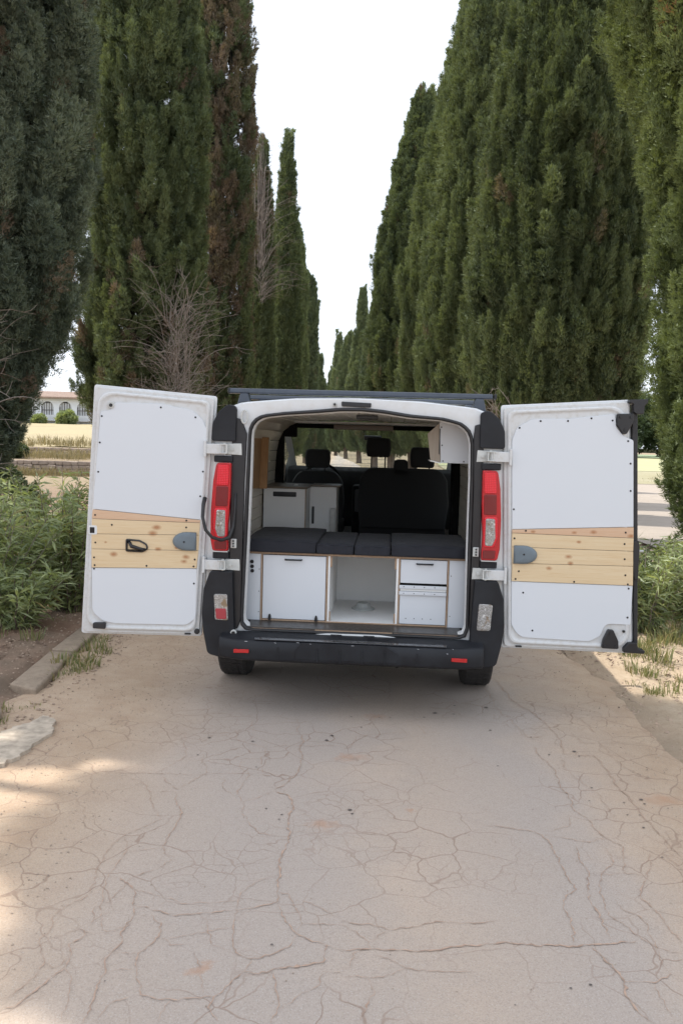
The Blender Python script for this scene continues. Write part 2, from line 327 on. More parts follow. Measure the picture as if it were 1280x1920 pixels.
def road_mat():
    q = NT('cracked_pale_road'); P = q.tc.outputs['Object']; sp = q.n('SeparateXYZ'); q.l(P, sp.inputs[0]); x, y = sp.outputs[0], sp.outputs[1]
    n1 = q.noise(.9, 5, .6); n2 = q.noise(5, 6, .65); fine = q.noise(150, 4, .8); agg = q.vor(110)
    warp = q.math('MULTIPLY', q.math('SUBTRACT', n1, .5), 1.4)
    base = q.mix(q.mr(n1, .4, .62), (.425, .348, .285), (.475, .380, .302))
    # bare grey asphalt shows in the wheel tracks, dust lies towards the middle and edges
    xw = q.math('ADD', x, warp)
    tr = q.math('MAXIMUM', q.mr(q.math('ABSOLUTE', q.math('SUBTRACT', xw, .95)), .1, .5, 1, 0), q.mr(q.math('ABSOLUTE', q.math('ADD', xw, .30)), .2, .7, 1, 0))
    base = q.mix(q.math('MULTIPLY', tr, .8), base, (.395, .340, .298))
    de = q.math('MAXIMUM', q.mr(q.math('ADD', x, q.math('MULTIPLY', warp, .45)), -.85, -1.35), q.mr(q.math('ADD', x, q.math('MULTIPLY', warp, .6)), 1.2, 1.9))
    dust = q.mix(q.mr(n2, .35, .68), (.47, .350, .240), (.40, .280, .185)); base = q.mix(q.math('MULTIPLY', de, .9), base, dust)
    # rusty stains
    st = q.mr(q.noise(1.1, 4, .8, q.mapp((1.6, 1, 1), (4.2, 1.3, 0)), .6), .69, .78, 0, .55); base = q.mix(st, base, (.36, .19, .10))
    base = q.mix(q.mr(fine, .48, .78, 0, .75), base, (.20, .165, .14)); base = q.mix(q.mr(agg.outputs[0], .0, .32, .55, 0), base, (.52, .50, .47))
    base = q.mix(q.mr(q.noise(55, 5, .8), .6, .82, 0, .5), base, (.24, .18, .14))
    # three rusty patches where red earth has dried on the road
    nzs = q.noise(14, 4, .7)
    for (sx, sy, sr) in ((.09, 4.5, .10), (-.05, 3.68, .085), (1.66, 4.05, .13), (.36, 3.85, .03), (.26, 5.2, .09), (-.42, 2.62, .05)):
        dx = q.math('SUBTRACT', x, sx); dy = q.math('MULTIPLY', q.math('SUBTRACT', y, sy), 1.3); dd = q.math('SQRT', q.math('ADD', q.math('MULTIPLY', dx, dx), q.math('MULTIPLY', dy, dy)))
        dd = q.math('ADD', dd, q.math('MULTIPLY', q.math('SUBTRACT', nzs, .5), .28)); base = q.mix(q.mr(dd, 0, sr, .45, 0), base, (.42, .22, .12))
    # hairline cracks
    dv = q.n('VectorMath'); dv.operation = 'ADD'; q.l(P, dv.inputs[0]); nz = q.n('TexNoise'); nz.inputs['Scale'].default_value = 3.5; nz.inputs['Detail'].default_value = 3; q.l(P, nz.inputs[0])
    sc = q.n('VectorMath'); sc.operation = 'SCALE'; sc.inputs['Scale'].default_value = .22; q.l(nz.outputs[1], sc.inputs[0]); q.l(sc.outputs[0], dv.inputs[1])
    vo = q.vor(4.2, 'DISTANCE_TO_EDGE', dv.outputs[0]); hair = q.mr(vo.outputs[0], .005, .018, 1, 0)
    msk = q.mr(q.noise(.8, 3), .42, .55); hair = q.math('MULTIPLY', hair, msk); vo2 = q.vor(9.5, 'DISTANCE_TO_EDGE', dv.outputs[0]); hair = q.math('MAXIMUM', hair, q.math('MULTIPLY', q.math('MULTIPLY', q.mr(vo2.outputs[0], .006, .024, 1, 0), q.mr(q.noise(1.1, 3, .5, q.mapp(loc=(3, 8, 0))), .54, .64)), .75)); base = q.mix(q.math('MULTIPLY', hair, .6), base, (.25, .17, .125))
    q.set(Base_Color=base, Roughness=q.mr(n2, .3, .7, .7, .92)); q.b.inputs['Specular IOR Level'].default_value = .3
    h = q.math('SUBTRACT', q.math('ADD', q.math('MULTIPLY', q.noise(120, 4, .7), 1.0), q.math('MULTIPLY', q.noise(10, 4), .8)), q.math('MULTIPLY', hair, .8))
    q.bump(h, .5, .004); return q.m
rx = np.linspace(-1, 1, 41); ry = np.concatenate([np.linspace(-6, 12, 181), np.geomspace(12.3, 260, 60)])
RX, RY = np.meshgrid(rx, ry)
wob = (vnoise(RX*0+np.sign(RX)*9, RY, 1.3, 5)-.5)*.35+(vnoise(RX*0+np.sign(RX)*9, RY, 6, 6)-.5)*.12
XX = road_c(RY)+RX*(road_h(RY)+.12+wob*np.abs(RX)**6); ZZ = .004-.030*np.abs(RX)**14+(vnoise(XX, RY, .8, 8)-.5)*.002*(np.abs(RX) < .9)
V = np.stack([XX, RY, ZZ], -1).reshape(-1, 3); nx, ny = len(rx), len(ry)
I = (np.arange(ny-1)[:, None]*nx+np.arange(nx-1)[None]).ravel()
tag(fast('road', V, np.stack([I, I+1, I+1+nx, I+nx], -1), road_mat(), smooth=True), kind='structure')

# ---- dirt-filled cracks, each a ragged strip lying on the road ----
CRACKS="""
1 -1.22 4.21 -1.09 4.19 -0.94 4.20 -0.77 4.19 -0.59 4.22 -0.47 4.23 -0.28 4.21
1 -0.94 4.20 -0.88 4.31 -0.82 4.45 -0.87 4.64 -0.89 4.82 -0.94 4.77 -1.01 4.81
1 -0.74 4.49 -0.67 4.23 -0.73 4.11 -0.78 4.01 -0.86 4.10 -0.89 4.18
1 -1.07 4.15 -0.97 4.08 -0.91 3.97 -0.85 3.98 -0.79 3.99
1 -0.91 3.97 -0.86 3.81 -0.79 3.68 -0.85 3.60 -0.91 3.53 -0.94 3.45 -0.95 3.35 -0.95 3.23 -0.93 3.13 -0.93 3.02 -0.98 2.96 -1.01 2.90 -0.99 2.79 -1.01 2.75 -0.98 2.67 -0.95 2.63 -0.95 2.56 -0.97 2.50 -0.99 2.45 -1.02 2.43
2 -0.79 3.99 -0.75 3.84 -0.71 3.76 -0.71 3.62 -0.72 3.51 -0.73 3.42 -0.69 3.34 -0.66 3.34
1 -0.86 3.37 -0.78 3.40 -0.73 3.41
1 -0.91 3.51 -0.87 3.37 -0.88 3.28 -0.89 3.17 -0.88 3.08 -0.86 2.97 -0.84 2.90 -0.86 2.85 -0.87 2.75 -0.90 2.72 -0.87 2.66 -0.87 2.59 -0.83 2.54 -0.81 2.45 -0.80 2.35
1 -0.66 3.34 -0.70 3.25 -0.76 3.20 -0.80 3.16 -0.80 3.12 -0.82 3.06 -0.84 2.98 -0.88 2.95 -0.86 2.85
2 -0.89 3.17 -0.84 3.16 -0.79 3.11 -0.76 3.08 -0.74 2.97 -0.72 2.91 -0.74 2.80 -0.72 2.74 -0.74 2.68 -0.75 2.63 -0.73 2.57 -0.74 2.51 -0.73 2.44 -0.73 2.34
2 -0.74 2.97 -0.64 2.94 -0.58 2.91 -0.51 2.92 -0.43 2.94 -0.35 2.96
1 -0.76 3.08 -0.66 3.04 -0.55 2.99 -0.44 3.00 -0.35 3.03
1 -0.35 2.96 -0.35 3.06 -0.33 3.11 -0.28 3.18 -0.23 3.21
3 -0.30 4.02 -0.22 3.97 -0.19 3.85 -0.21 3.71 -0.19 3.58 -0.20 3.45 -0.22 3.34 -0.21 3.23 -0.21 3.09
2 -0.21 3.09 -0.20 3.02 -0.24 3.00 -0.30 2.97 -0.35 2.96
1 -0.21 3.09 -0.16 3.07 -0.14 3.00 -0.11 2.93 -0.10 2.88 -0.12 2.82
2 -0.20 3.00 -0.18 2.93 -0.15 2.88 -0.12 2.82 -0.08 2.79 -0.02 2.76 0.04 2.73
1 -0.10 2.88 -0.04 2.88 0.04 2.88
1 -0.14 3.04 -0.08 3.02 -0.02 2.97 0.04 2.92
2 -0.35 2.96 -0.35 2.87 -0.34 2.77 -0.32 2.70 -0.28 2.67 -0.24 2.67 -0.19 2.70 -0.14 2.74 -0.12 2.81
2 -0.26 2.66 -0.28 2.60 -0.32 2.53 -0.36 2.47 -0.37 2.42 -0.33 2.36
1 -0.72 2.91 -0.73 2.83 -0.79 2.80 -0.81 2.81 -0.84 2.90
2 -0.66 2.91 -0.62 2.86 -0.61 2.86 -0.60 2.78 -0.62 2.73 -0.65 2.68 -0.63 2.58 -0.59 2.47 -0.52 2.45 -0.44 2.46 -0.36 2.47
1 -0.60 2.78 -0.57 2.76 -0.55 2.73 -0.50 2.74 -0.49 2.75
1 -0.57 2.77 -0.51 2.79 -0.43 2.82 -0.35 2.85
1 -0.47 2.92 -0.44 2.85 -0.41 2.74 -0.34 2.71
1 -0.47 2.71 -0.44 2.65 -0.42 2.57 -0.39 2.48
1 -0.74 2.68 -0.69 2.68 -0.65 2.68
1 -0.73 2.57 -0.70 2.59 -0.64 2.60
3 -0.28 2.60 -0.23 2.59 -0.17 2.62 -0.08 2.64 -0.02 2.66 -0.01 2.76
2 -0.18 2.60 -0.17 2.52 -0.15 2.44 -0.17 2.36
1 -0.15 2.42 -0.09 2.49 -0.03 2.54 -0.02 2.61 0.04 2.61
3 -1.00 2.38 -0.96 2.40 -0.94 2.45 -0.92 2.49 -0.89 2.55 -0.87 2.59
1 -0.95 2.63 -0.91 2.59 -0.89 2.60 -0.88 2.66
1 -0.96 2.68 -0.92 2.72 -0.90 2.72
1 -0.93 2.79 -0.89 2.81 -0.83 2.78
1 -0.60 2.47 -0.66 2.44 -0.68 2.41 -0.69 2.36
1 -0.49 2.45 -0.51 2.39 -0.51 2.35
2 -0.20 4.83 -0.18 4.45 -0.19 4.27 -0.24 4.13 -0.30 4.02
1 -0.30 4.02 -0.38 3.93 -0.44 3.89 -0.48 3.98 -0.46 4.14 -0.44 4.21 -0.51 4.32 -0.51 4.43 -0.40 4.44
1 -0.43 3.91 -0.43 3.78 -0.38 3.66 -0.33 3.57 -0.24 3.55
1 -0.61 4.89 -0.57 4.71 -0.47 4.65 -0.39 4.60 -0.40 4.40 -0.38 4.25 -0.28 4.21
1 -0.57 4.19 -0.56 4.04 -0.49 3.95
1 -0.19 3.59 -0.12 3.59 -0.03 3.59
1 -0.87 4.64 -0.77 4.67 -0.72 4.79 -0.62 4.84
1 -0.39 4.60 -0.30 4.65 -0.19 4.65 0.04 4.67
1 -0.24 5.11 -0.22 4.83
1 -0.52 5.09 -0.50 4.85
2 0.04 2.91 0.09 2.89 0.15 2.89 0.21 2.86 0.30 2.88 0.39 2.92 0.49 2.91 0.61 2.93
3 0.04 2.73 0.14 2.74 0.25 2.74 0.35 2.74 0.45 2.77 0.53 2.78 0.61 2.80 0.70 2.79 0.80 2.79 0.86 2.79 0.92 2.80 1.00 2.81 1.10 2.83
1 0.04 2.89 0.10 2.83 0.14 2.78 0.14 2.74
1 0.14 2.78 0.21 2.86
1 0.14 2.74 0.09 2.72 0.07 2.64 0.04 2.62
1 0.16 2.71 0.21 2.68 0.26 2.64 0.33 2.63 0.41 2.63 0.49 2.63
1 0.04 2.59 0.13 2.59 0.18 2.59 0.26 2.64
1 0.13 2.59 0.15 2.51 0.12 2.45 0.10 2.38
3 0.92 2.80 0.95 2.73 0.97 2.66 0.98 2.60 0.96 2.53 0.97 2.47 0.99 2.41
2 0.98 2.60 1.03 2.60 1.08 2.60 1.15 2.65 1.18 2.62
1 1.08 2.60 1.07 2.54 1.07 2.47 1.08 2.43
2 0.71 3.71 0.81 3.69 0.90 3.67 0.95 3.63 0.97 3.54 0.97 3.47 0.97 3.34 0.97 3.23 0.98 3.17 0.92 3.11 0.89 3.03 0.90 2.95 0.87 2.81
1 0.95 3.63 1.06 3.60 1.15 3.57 1.22 3.61 1.24 3.54
1 1.29 4.60 1.27 4.41 1.31 4.23 1.35 4.10 1.35 3.92 1.35 3.80
2 1.17 4.76 1.17 4.59 1.21 4.40 1.18 4.19 1.19 4.06 1.17 3.89 1.21 3.82 1.22 3.69 1.24 3.61 1.29 3.54 1.26 3.44
1 1.09 6.06 1.08 5.67 1.09 5.33 1.15 5.08 1.17 4.89 1.28 4.92
2 1.17 6.28 1.21 5.93 1.22 5.62 1.31 5.35 1.35 5.09 1.36 4.86 1.32 4.64 1.49 4.62 1.50 4.39 1.48 4.21 1.50 4.05 1.49 3.87 1.50 3.70 1.51 3.53 1.52 3.46
1 1.59 4.83 1.59 4.62 1.61 4.47 1.66 4.36 1.70 4.22
1 1.20 3.56 1.21 3.46 1.20 3.39 1.12 3.30 1.08 3.20 1.06 3.06 1.05 2.99 1.09 2.94 1.11 2.87 1.15 2.81 1.20 2.77 1.24 2.77
2 1.08 3.53 1.06 3.41 1.07 3.30 1.03 3.19 1.01 3.10 1.02 3.00 1.01 2.92 1.01 2.84
1 1.26 3.44 1.22 3.31 1.31 3.29 1.40 3.50
1 1.07 3.30 1.15 3.29 1.22 3.31
2 1.31 3.29 1.24 3.18 1.22 3.11 1.24 3.05 1.25 2.98 1.25 2.90 1.27 2.83
1 1.11 3.10 1.12 3.03 1.17 2.99 1.18 2.94 1.16 2.88 1.16 2.80 1.14 2.70 1.15 2.65
1 1.40 3.52 1.45 3.48 1.48 3.34
1 1.13 3.84 1.11 3.73 0.98 3.66
1 2.09 5.41 2.08 5.15 2.10 4.87
1 1.89 5.87 1.87 5.56 1.91 5.40 1.98 5.25 1.99 5.05
1 1.46 5.01 1.48 4.83 1.59 4.83 1.75 4.87 1.86 4.85
1 1.20 5.62 1.38 5.52 1.52 5.42 1.60 5.27 1.62 4.97
1 0.04 4.59 0.10 4.68 0.13 4.83 0.30 4.89 0.45 4.93
1 0.16 3.43 0.23 3.44 0.31 3.48
"""
SPOTS=[(-0.20,2.75,0.006),(-0.32,3.82,0.007),(-0.24,3.76,0.007),(-0.25,3.71,0.006),(-0.02,4.83,0.012),(-0.05,4.75,0.012),(-0.74,4.74,0.010),(-0.48,4.70,0.009),(0.65,5.30,0.018),(0.80,5.47,0.010),(0.77,5.29,0.010),(1.01,5.45,0.014),(0.57,5.21,0.009),(0.10,5.18,0.008),(0.28,5.18,0.007),(0.35,5.19,0.007),(0.08,3.83,0.012),(0.09,3.79,0.008),(1.39,4.68,0.013),(1.40,4.61,0.007),(1.23,4.62,0.007),(1.28,4.01,0.005),(1.34,4.17,0.007),(1.55,4.04,0.011),(1.55,3.99,0.007),(1.42,3.86,0.006),(1.48,3.86,0.005),(1.45,3.73,0.007),(1.45,4.00,0.006),(1.43,3.45,0.006),(0.86,2.58,0.006),(0.79,2.56,0.006),(0.59,2.47,0.004),(0.21,2.71,0.003),(0.96,5.00,0.010),(0.16,4.99,0.007),(0.90,4.43,0.006),(-0.72,2.53,0.004),(-0.76,4.47,0.007),(-0.42,4.32,0.006),(1.19,4.90,0.006)]

rc = random.Random(3); cv = []; cf = []
for line in CRACKS.strip().split('\n'):
    a = line.split(); wd = {1: .0021, 2: .0034, 3: .0055}[int(a[0])]*.5; p = [(float(a[i]), float(a[i+1])) for i in range(1, len(a), 2)]
    pts = [p[0]]
    for q0, q1 in zip(p, p[1:]):
        L = math.dist(q0, q1); n = max(1, int(L/.013)); nxn, nyn = -(q1[1]-q0[1])/max(L, 1e-6), (q1[0]-q0[0])/max(L, 1e-6)
        ph = rc.random()*6; 
        for k in range(1, n+1):
            t = k/n; e = math.sin(math.pi*t); o = (rc.random()-.5)*.010+e*.018*math.sin(t*9+ph)*min(1, L*2)
            if k == n: o = 0
            pts.append((q0[0]+(q1[0]-q0[0])*t+nxn*o, q0[1]+(q1[1]-q0[1])*t+nyn*o))
    b = len(cv); N = len(pts)
    for i, q0 in enumerate(pts):
        a0 = pts[max(0, i-1)]; a1 = pts[min(N-1, i+1)]; L = math.dist(a0, a1) or 1; nn = (-(a1[1]-a0[1])/L, (a1[0]-a0[0])/L)
        ww = wd*(.15+rc.random()*1.5)*min(1, .25+i/6, .25+(N-1-i)/6)*(1+q0[1]*.03)
        if rc.random() < .03: ww *= 2.2
        cv += [(q0[0]+nn[0]*ww, q0[1]+nn[1]*ww, .0075), (q0[0]-nn[0]*ww, q0[1]-nn[1]*ww, .0075)]
        if i: cf.append((b+2*i-2, b+2*i-1, b+2*i+1, b+2*i))
M['crackdirt'] = plain('crack_dirt', (.40, .28, .21), .95, .25, 30, bump=.5, bscale=200)
roado = bpy.data.objects['road']
o = fast('crack_filling', np.array(cv), np.array(cf), M['crackdirt'], roado); tag(o, kind='stuff')
m = MB()
for (sx, sy, sr) in SPOTS:
    n = 12; vs = [(sx, sy, 0.0082)]+[(sx+math.cos(k/n*6.283)*sr*.95*rc.uniform(.7, 1.2), sy+math.sin(k/n*6.283)*sr*.8*rc.uniform(.7, 1.2), 0.0082) for k in range(n)]
    m.add(vs, [(0, 1+k, 1+(k+1) % n) for k in range(n)])
o = m.build('oil_spot', plain('oil_stain', (.11, .092, .082), .5, .3, 40), roado); tag(o, kind='stuff')

# ---- side track and fields on the right, fields on the left ----
def sheet(name, pts, z, mat):
    m = MB(); m.add([(x, y, z+(zz if zz else 0)) for x, y, zz in pts], [tuple(range(len(pts)))]); return tag(m.build(name, mat), kind='structure')
def fieldmat(name, a, b, c3, s=.4, bump=.8):
    q = NT(name); c = q.mix(q.mr(q.noise(s, 6, .65), .35, .65), a, b); c = q.mix(q.mr(q.noise(s*12, 5, .7, q.mapp((.4, 1.6, 1))), .5, .75), c, c3)
    q.set(Base_Color=c, Roughness=.95); q.b.inputs['Specular IOR Level'].default_value = .1; q.bump(q.noise(s*40, 4, .7), bump, .05); return q.m
sheet('gravel_track', [(5.6, 14.5, 0), (30, 15.5, 0), (80, 30, 0), (80, 43, 0), (12, 42.5, 0), (6.2, 30, 0)], .055, fieldmat('track_gravel', (.37, .32, .27), (.33, .285, .24), (.27, .235, .20), .5, .4))
sheet('verge', [(6, 42.5, 0), (95, 43, 0), (150, 70, 0), (8, 69, 0)], .07, fieldmat('dry_grass', (.30, .27, .17), (.34, .31, .22), (.22, .23, .12), .3))
sheet('crop_field', [(8, 69, 0), (150, 70, 0), (300, 190, 0), (20, 190, 0)], .09, fieldmat('yellow_green_crop', (.33, .33, .19), (.37, .36, .22), (.29, .30, .17), .05))
sheet('far_field', [(20, 190, 0), (300, 190, 0), (420, 330, 0), (20, 330, 0)], .30, fieldmat('grey_green_crop', (.20, .25, .15), (.24, .29, .18), (.16, .2, .12), .03))
# rising dry field beyond the terrace walls on the left
xs2 = np.linspace(-90, -9, 60); ys2 = np.linspace(43.2, 99, 40); X, Y = np.meshgrid(xs2, ys2); Z = ground_z(X, Y)+.03+(vnoise(X, Y, .5, 4)-.5)*.05
nx, ny = 60, 40; I = (np.arange(ny-1)[:, None]*nx+np.arange(nx-1)[None]).ravel()
tag(fast('field', np.stack([X, Y, Z], -1).reshape(-1, 3), np.stack([I, I+1, I+1+nx, I+nx], -1), fieldmat('straw_field', (.37, .31, .19), (.33, .28, .18), (.29, .26, .17), .2, .5), smooth=True), kind='structure')

# ---- terrace walls of rough stones ----
def stone_wall(x0, x1, y, z0, z1, label, seed):
    r = random.Random(seed); t = empty('terrace_wall', ((x0+x1)/2, y, z0)); tag(t, label, 'stone wall')
    mt = plain('terrace_stone', (.27, .215, .175), .9, .35, 3, bump=.8, bscale=30)
    m = MB(); m.box((x0-(x0+x1)/2, .12, -.3), (x1-(x0+x1)/2, .5, z1-z0-.03)); m.build('core', mt, t)
    me = None; rows = max(2, round((z1-z0)/.17)); h = (z1-z0)/rows; protos = []
    for k in range(6):
        w_ = r.uniform(.25, .5); q = MB(); q.box((-w_/2, -.12, -h/2+.006), (w_/2, .13, h/2-.006))
        q.v = [(a+r.uniform(-.02, .02), b+r.uniform(-.03, .03), c+r.uniform(-.012, .012)) for a, b, c in q.v]
        protos.append((q, w_))
    pm = []
    for q, w_ in protos:
        o = q.build('stone', mt, t, bevel=.02, seg=1); pm.append((o, w_))
    first = [True]*6
    for rr in range(rows):
        x = x0+r.uniform(0, .3)
        while x < x1:
            k = r.randrange(6); o, w_ = pm[k]
            if not first[k]: o = o.copy(); COL.objects.link(o)
            first[k] = False
            o.location = (x+w_/2-(x0+x1)/2, r.uniform(-.03, .03), (rr+.5)*h); o.rotation_euler = (0, r.uniform(-.04, .04), r.uniform(-.08, .08)); x += w_+.012
stone_wall(-16.4, -9.6, 34.9, -.05, .66, 'low weathered stone terrace wall nearest behind the left oleanders', 1)
stone_wall(-20.5, -11.6, 41.9, .62, 1.10, 'upper low stone terrace wall at the foot of the straw field', 2)

# ---- kerb stones along the left of the road ----
kb = (lambda q: (q.set(Base_Color=q.mix(q.mr(q.noise(14, 6, .7), .4, .7), (.33, .26, .19), (.22, .165, .12)), Roughness=.9), q.bump(q.noise(70, 5, .7), .8, .01), q.m)[2])(NT('old_concrete'))
kerb = empty('kerb', (-2.12, 6, 0)); tag(kerb, kind='structure')
def kerb_piece(name, pts, z0, z1, tilt=0, bev=.018):
    m = MB(); m.prismz([(x+2.12, y-6) for x, y in pts], z0, z1); o = m.build(name, kb, kerb, bevel=bev); o.rotation_euler = (0, tilt, 0)
kerb_piece('kerb_stone', [(-2.30, 3.55), (-2.10, 3.55), (-2.10, 4.55), (-2.28, 4.55)], -.1, .048)
kerb_piece('kerb_stone', [(-2.28, 4.58), (-2.09, 4.58), (-2.06, 4.98), (-2.16, 5.2), (-2.27, 5.24)], -.1, .052)
kerb_piece('kerb_stone', [(-2.27, 5.62), (-2.04, 5.50), (-2.08, 6.1), (-2.12, 6.5), (-2.31, 6.52)], -.1, .030)
kerb_piece('kerb_stone', [(-2.31, 6.56), (-2.11, 6.54), (-2.15, 7.4), (-2.33, 7.4)], -.1, .035)
kerb_piece('kerb_stone', [(-2.33, 7.43), (-2.15, 7.43), (-2.2, 8.5), (-2.37, 8.5)], -.1, .035)
r5 = random.Random(12); bo5 = [(-1.98, 4.05), (-1.86, 4.08), (-1.76, 4.22), (-1.70, 4.36), (-1.69, 4.55), (-1.66, 4.74), (-1.72, 4.95), (-1.80, 4.99), (-1.84, 4.84), (-1.90, 4.78), (-1.96, 4.62), (-2.03, 4.4)]
ou = []
for p_, q_ in zip(bo5, bo5[1:]+bo5[:1]):
    for k_ in range(5): ou.append((p_[0]+(q_[0]-p_[0])*k_/5+r5.uniform(-.014, .014), p_[1]+(q_[1]-p_[1])*k_/5+r5.uniform(-.014, .014)))
kb = plain('broken_concrete', (.41, .345, .27), .9, .3, 18, bump=1, bscale=60); kerb_piece('broken_slab', ou, -.06, .036, tilt=.03, bev=.008)

# ---- gravel, litter, clods ----
def scatter_bits(name, n, xf, yf, smin, smax, mat, seed, zoff=0, flat=.6):
    g = np.random.default_rng(seed); x = xf(g, n); y = yf(g, n, x); s = g.uniform(smin, smax, n)**1.0
    base = np.array([[1, 0, 0], [-1, 0, 0], [0, 1, 0], [0, -1, 0], [0, 0, 1], [0, 0, -1]], float)
    tri = np.array([[0, 2, 4], [2, 1, 4], [1, 3, 4], [3, 0, 4], [2, 0, 5], [1, 2, 5], [3, 1, 5], [0, 3, 5]])
    a = g.uniform(0, 6.28, n); v = base[None]*g.uniform(.6, 1.2, (n, 6, 1)); v[:, :, 2] *= flat
    ca, sa = np.cos(a)[:, None], np.sin(a)[:, None]; vx = v[:, :, 0]*ca-v[:, :, 1]*sa; vy = v[:, :, 0]*sa+v[:, :, 1]*ca
    zg = np.maximum(ground_z(x, y), np.where(np.abs(x-road_c(y)) < 1.95, .006, -1))
    P = np.stack([vx*s[:, None]+x[:, None], vy*s[:, None]+y[:, None], v[:, :, 2]*s[:, None]+zg[:, None]+zoff], -1).reshape(-1, 3)
    Ft = (tri[None]+np.arange(n)[:, None, None]*6).reshape(-1, 3)
    return tag(fast(name, P, Ft, mat), kind='stuff')
M['pebble'] = plain('pebble', (.36, .29, .225), .9, .35, 3); M['litter'] = plain('leaf_litter', (.13, .085, .06), .9, .35, 4)
M['clod'] = plain('earth_clod', (.36, .27, .20), .95, .25, 6)
side = lambda g, n: np.where(g.random(n) < .5, -1.0-np.abs(g.normal(0, .55, n)), 1.65+np.abs(g.normal(0, .6, n)))
yy = lambda g, n, x: 2.2+g.random(n)**.8*8
scatter_bits('gravel', 4200, side, yy, .0016, .0062, M['pebble'], 1)
scatter_bits('gravel', 1300, lambda g, n: g.uniform(-1.9, 2, n), yy, .0015, .0045, M['pebble'], 2)
scatter_bits('gravel', 2600, lambda g, n: g.uniform(-3.6, -1.75, n), lambda g, n, x: g.uniform(3.5, 8.5, n), .004, .017, M['clod'], 3)
scatter_bits('gravel', 1500, lambda g, n: g.uniform(1.9, 3.9, n), lambda g, n, x: g.uniform(4.5, 8.5, n), .004, .02, M['clod'], 4)
def litter(name, n, xr, yr, seed, mat, L=(.015, .07)):
    g = np.random.default_rng(seed); x = g.uniform(*xr, n); y = g.uniform(*yr, n); keep = vnoise(x, y, 1.7, 11) > g.uniform(.25, .65, n); x, y = x[keep], y[keep]; n = len(x)
    a = g.uniform(0, 6.28, n); l = g.uniform(*L, n); z = ground_z(x, y)+.006+g.uniform(0, .012, n); wv = g.uniform(.0015, .005, n)
    dx, dy = np.cos(a), np.sin(a); P = np.stack([np.stack([x-dx*l/2, y-dy*l/2, z], -1), np.stack([x+dx*l/2, y+dy*l/2, z+g.uniform(-.003, .02, n)], -1), np.stack([x-dy*wv*2, y+dx*wv*2, z+.004], -1), np.stack([x+dy*wv, y-dx*wv, z-.002], -1)], 1)
    Fq_ = np.array([[0, 3, 1, 2]])[None]+np.arange(n)[:, None, None]*4
    return tag(fast(name, P.reshape(-1, 3), Fq_.reshape(-1, 4), mat), kind='stuff')
litter('leaf_litter', 7000, (-4.6, -1.7), (3.2, 9.5), 5, M['litter']); litter('leaf_litter', 2500, (1.9, 4.6), (5, 9.5), 6, M['litter'])

# ---- blade tufts ----
def tufts(name, spots, mat, seed, kind='stuff', label=None):
    """spots: (x, y, radius, height, blades)"""
    g = np.random.default_rng(seed); Vs = []; T = []; B = []
    for (x, y, r_, h, n) in spots:
        a = g.uniform(0, 6.28, n); rr = r_*np.sqrt(g.random(n)); bx = x+np.cos(a)*rr; by = y+np.sin(a)*rr; bz = ground_z(bx, by)-.01
        hh = h*g.uniform(.35, 1, n); le = g.uniform(.1, .75, n); b2 = a+g.normal(0, .7, n); wv = hh*.022+.0012; pa = g.uniform(0, 6.28, n)
        px, py = np.cos(pa)*wv, np.sin(pa)*wv
        p0 = np.stack([bx-px, by-py, bz], -1); p1 = np.stack([bx+px, by+py, bz], -1)
        mx_, my_ = bx+np.cos(b2)*hh*le*.35, by+np.sin(b2)*hh*le*.35; mz = bz+hh*.65
        p2 = np.stack([mx_+px*.8, my_+py*.8, mz], -1); p3 = np.stack([mx_-px*.8, my_-py*.8, mz], -1)
        tx, ty = bx+np.cos(b2)*hh*le, by+np.sin(b2)*hh*le; p4 = np.stack([tx, ty, bz+hh*(1-.35*le)], -1)
        Vs.append(np.stack([p0, p1, p2, p3, p4], 1)); T.append(np.repeat(g.random(n), 5)); B.append(np.repeat((g.random(n) < .35)*g.random(n), 5))
    P = np.concatenate(Vs); n = len(P); b = np.arange(n)[:, None]*5
    tri = np.concatenate([b+np.array([[0, 1, 2]]), b+np.array([[0, 2, 3]]), b+np.array([[3, 2, 4]])])
    o = fast(name, P.reshape(-1, 3), tri, mat, attrs={'tint': np.concatenate(T), 'brown': np.concatenate(B)}); return tag(o, label, kind=kind)
g0 = random.Random(8)
sp = [(-2.02+g0.uniform(-.12, .14), 6.25+g0.uniform(-.35, .9), .07, g0.uniform(.08, .2), 46) for _ in range(16)]
sp += [(-2.05+g0.uniform(-.1, .1), 5.05+g0.uniform(-.15, .25), .05, g0.uniform(.05, .12), 30) for _ in range(5)]
sp += [(g0.uniform(-4.6, -2.5), g0.uniform(6.2, 9), .09, g0.uniform(.06, .2), 26) for _ in range(40)]
tufts('grass', sp, M['grass'], 21)
sp = [(g0.uniform(2.35, 4.2), g0.uniform(6.3, 9.5), .11, g0.uniform(.07, .24), 44) for _ in range(120)]+[(g0.uniform(2.25, 2.9), g0.uniform(5.6, 7.2), .07, g0.uniform(.05, .14), 30) for _ in range(26)]
tufts('grass', sp, M['grass'], 22)
sp = [(g0.uniform(-20, -9), g0.uniform(35.6, 41), .4, g0.uniform(.25, .7), 40) for _ in range(120)]+[(g0.uniform(-16.5, -9), g0.uniform(33.2, 34.5), .4, g0.uniform(.2, .55), 50) for _ in range(70)]+[(g0.uniform(-22, -12), g0.uniform(43, 47), .4, g0.uniform(.3, .8), 30) for _ in range(60)]
M['weed'] = foliage('dry_weeds', (.17, .145, .085), (.29, .24, .15), (.36, .28, .18))
tufts('weeds', sp, M['weed'], 23)
sp = [(g0.uniform(7, 40), g0.uniform(40, 60), .6, g0.uniform(.1, .3), 25) for _ in range(200)]
tufts('weeds', sp, M['weed'], 24)
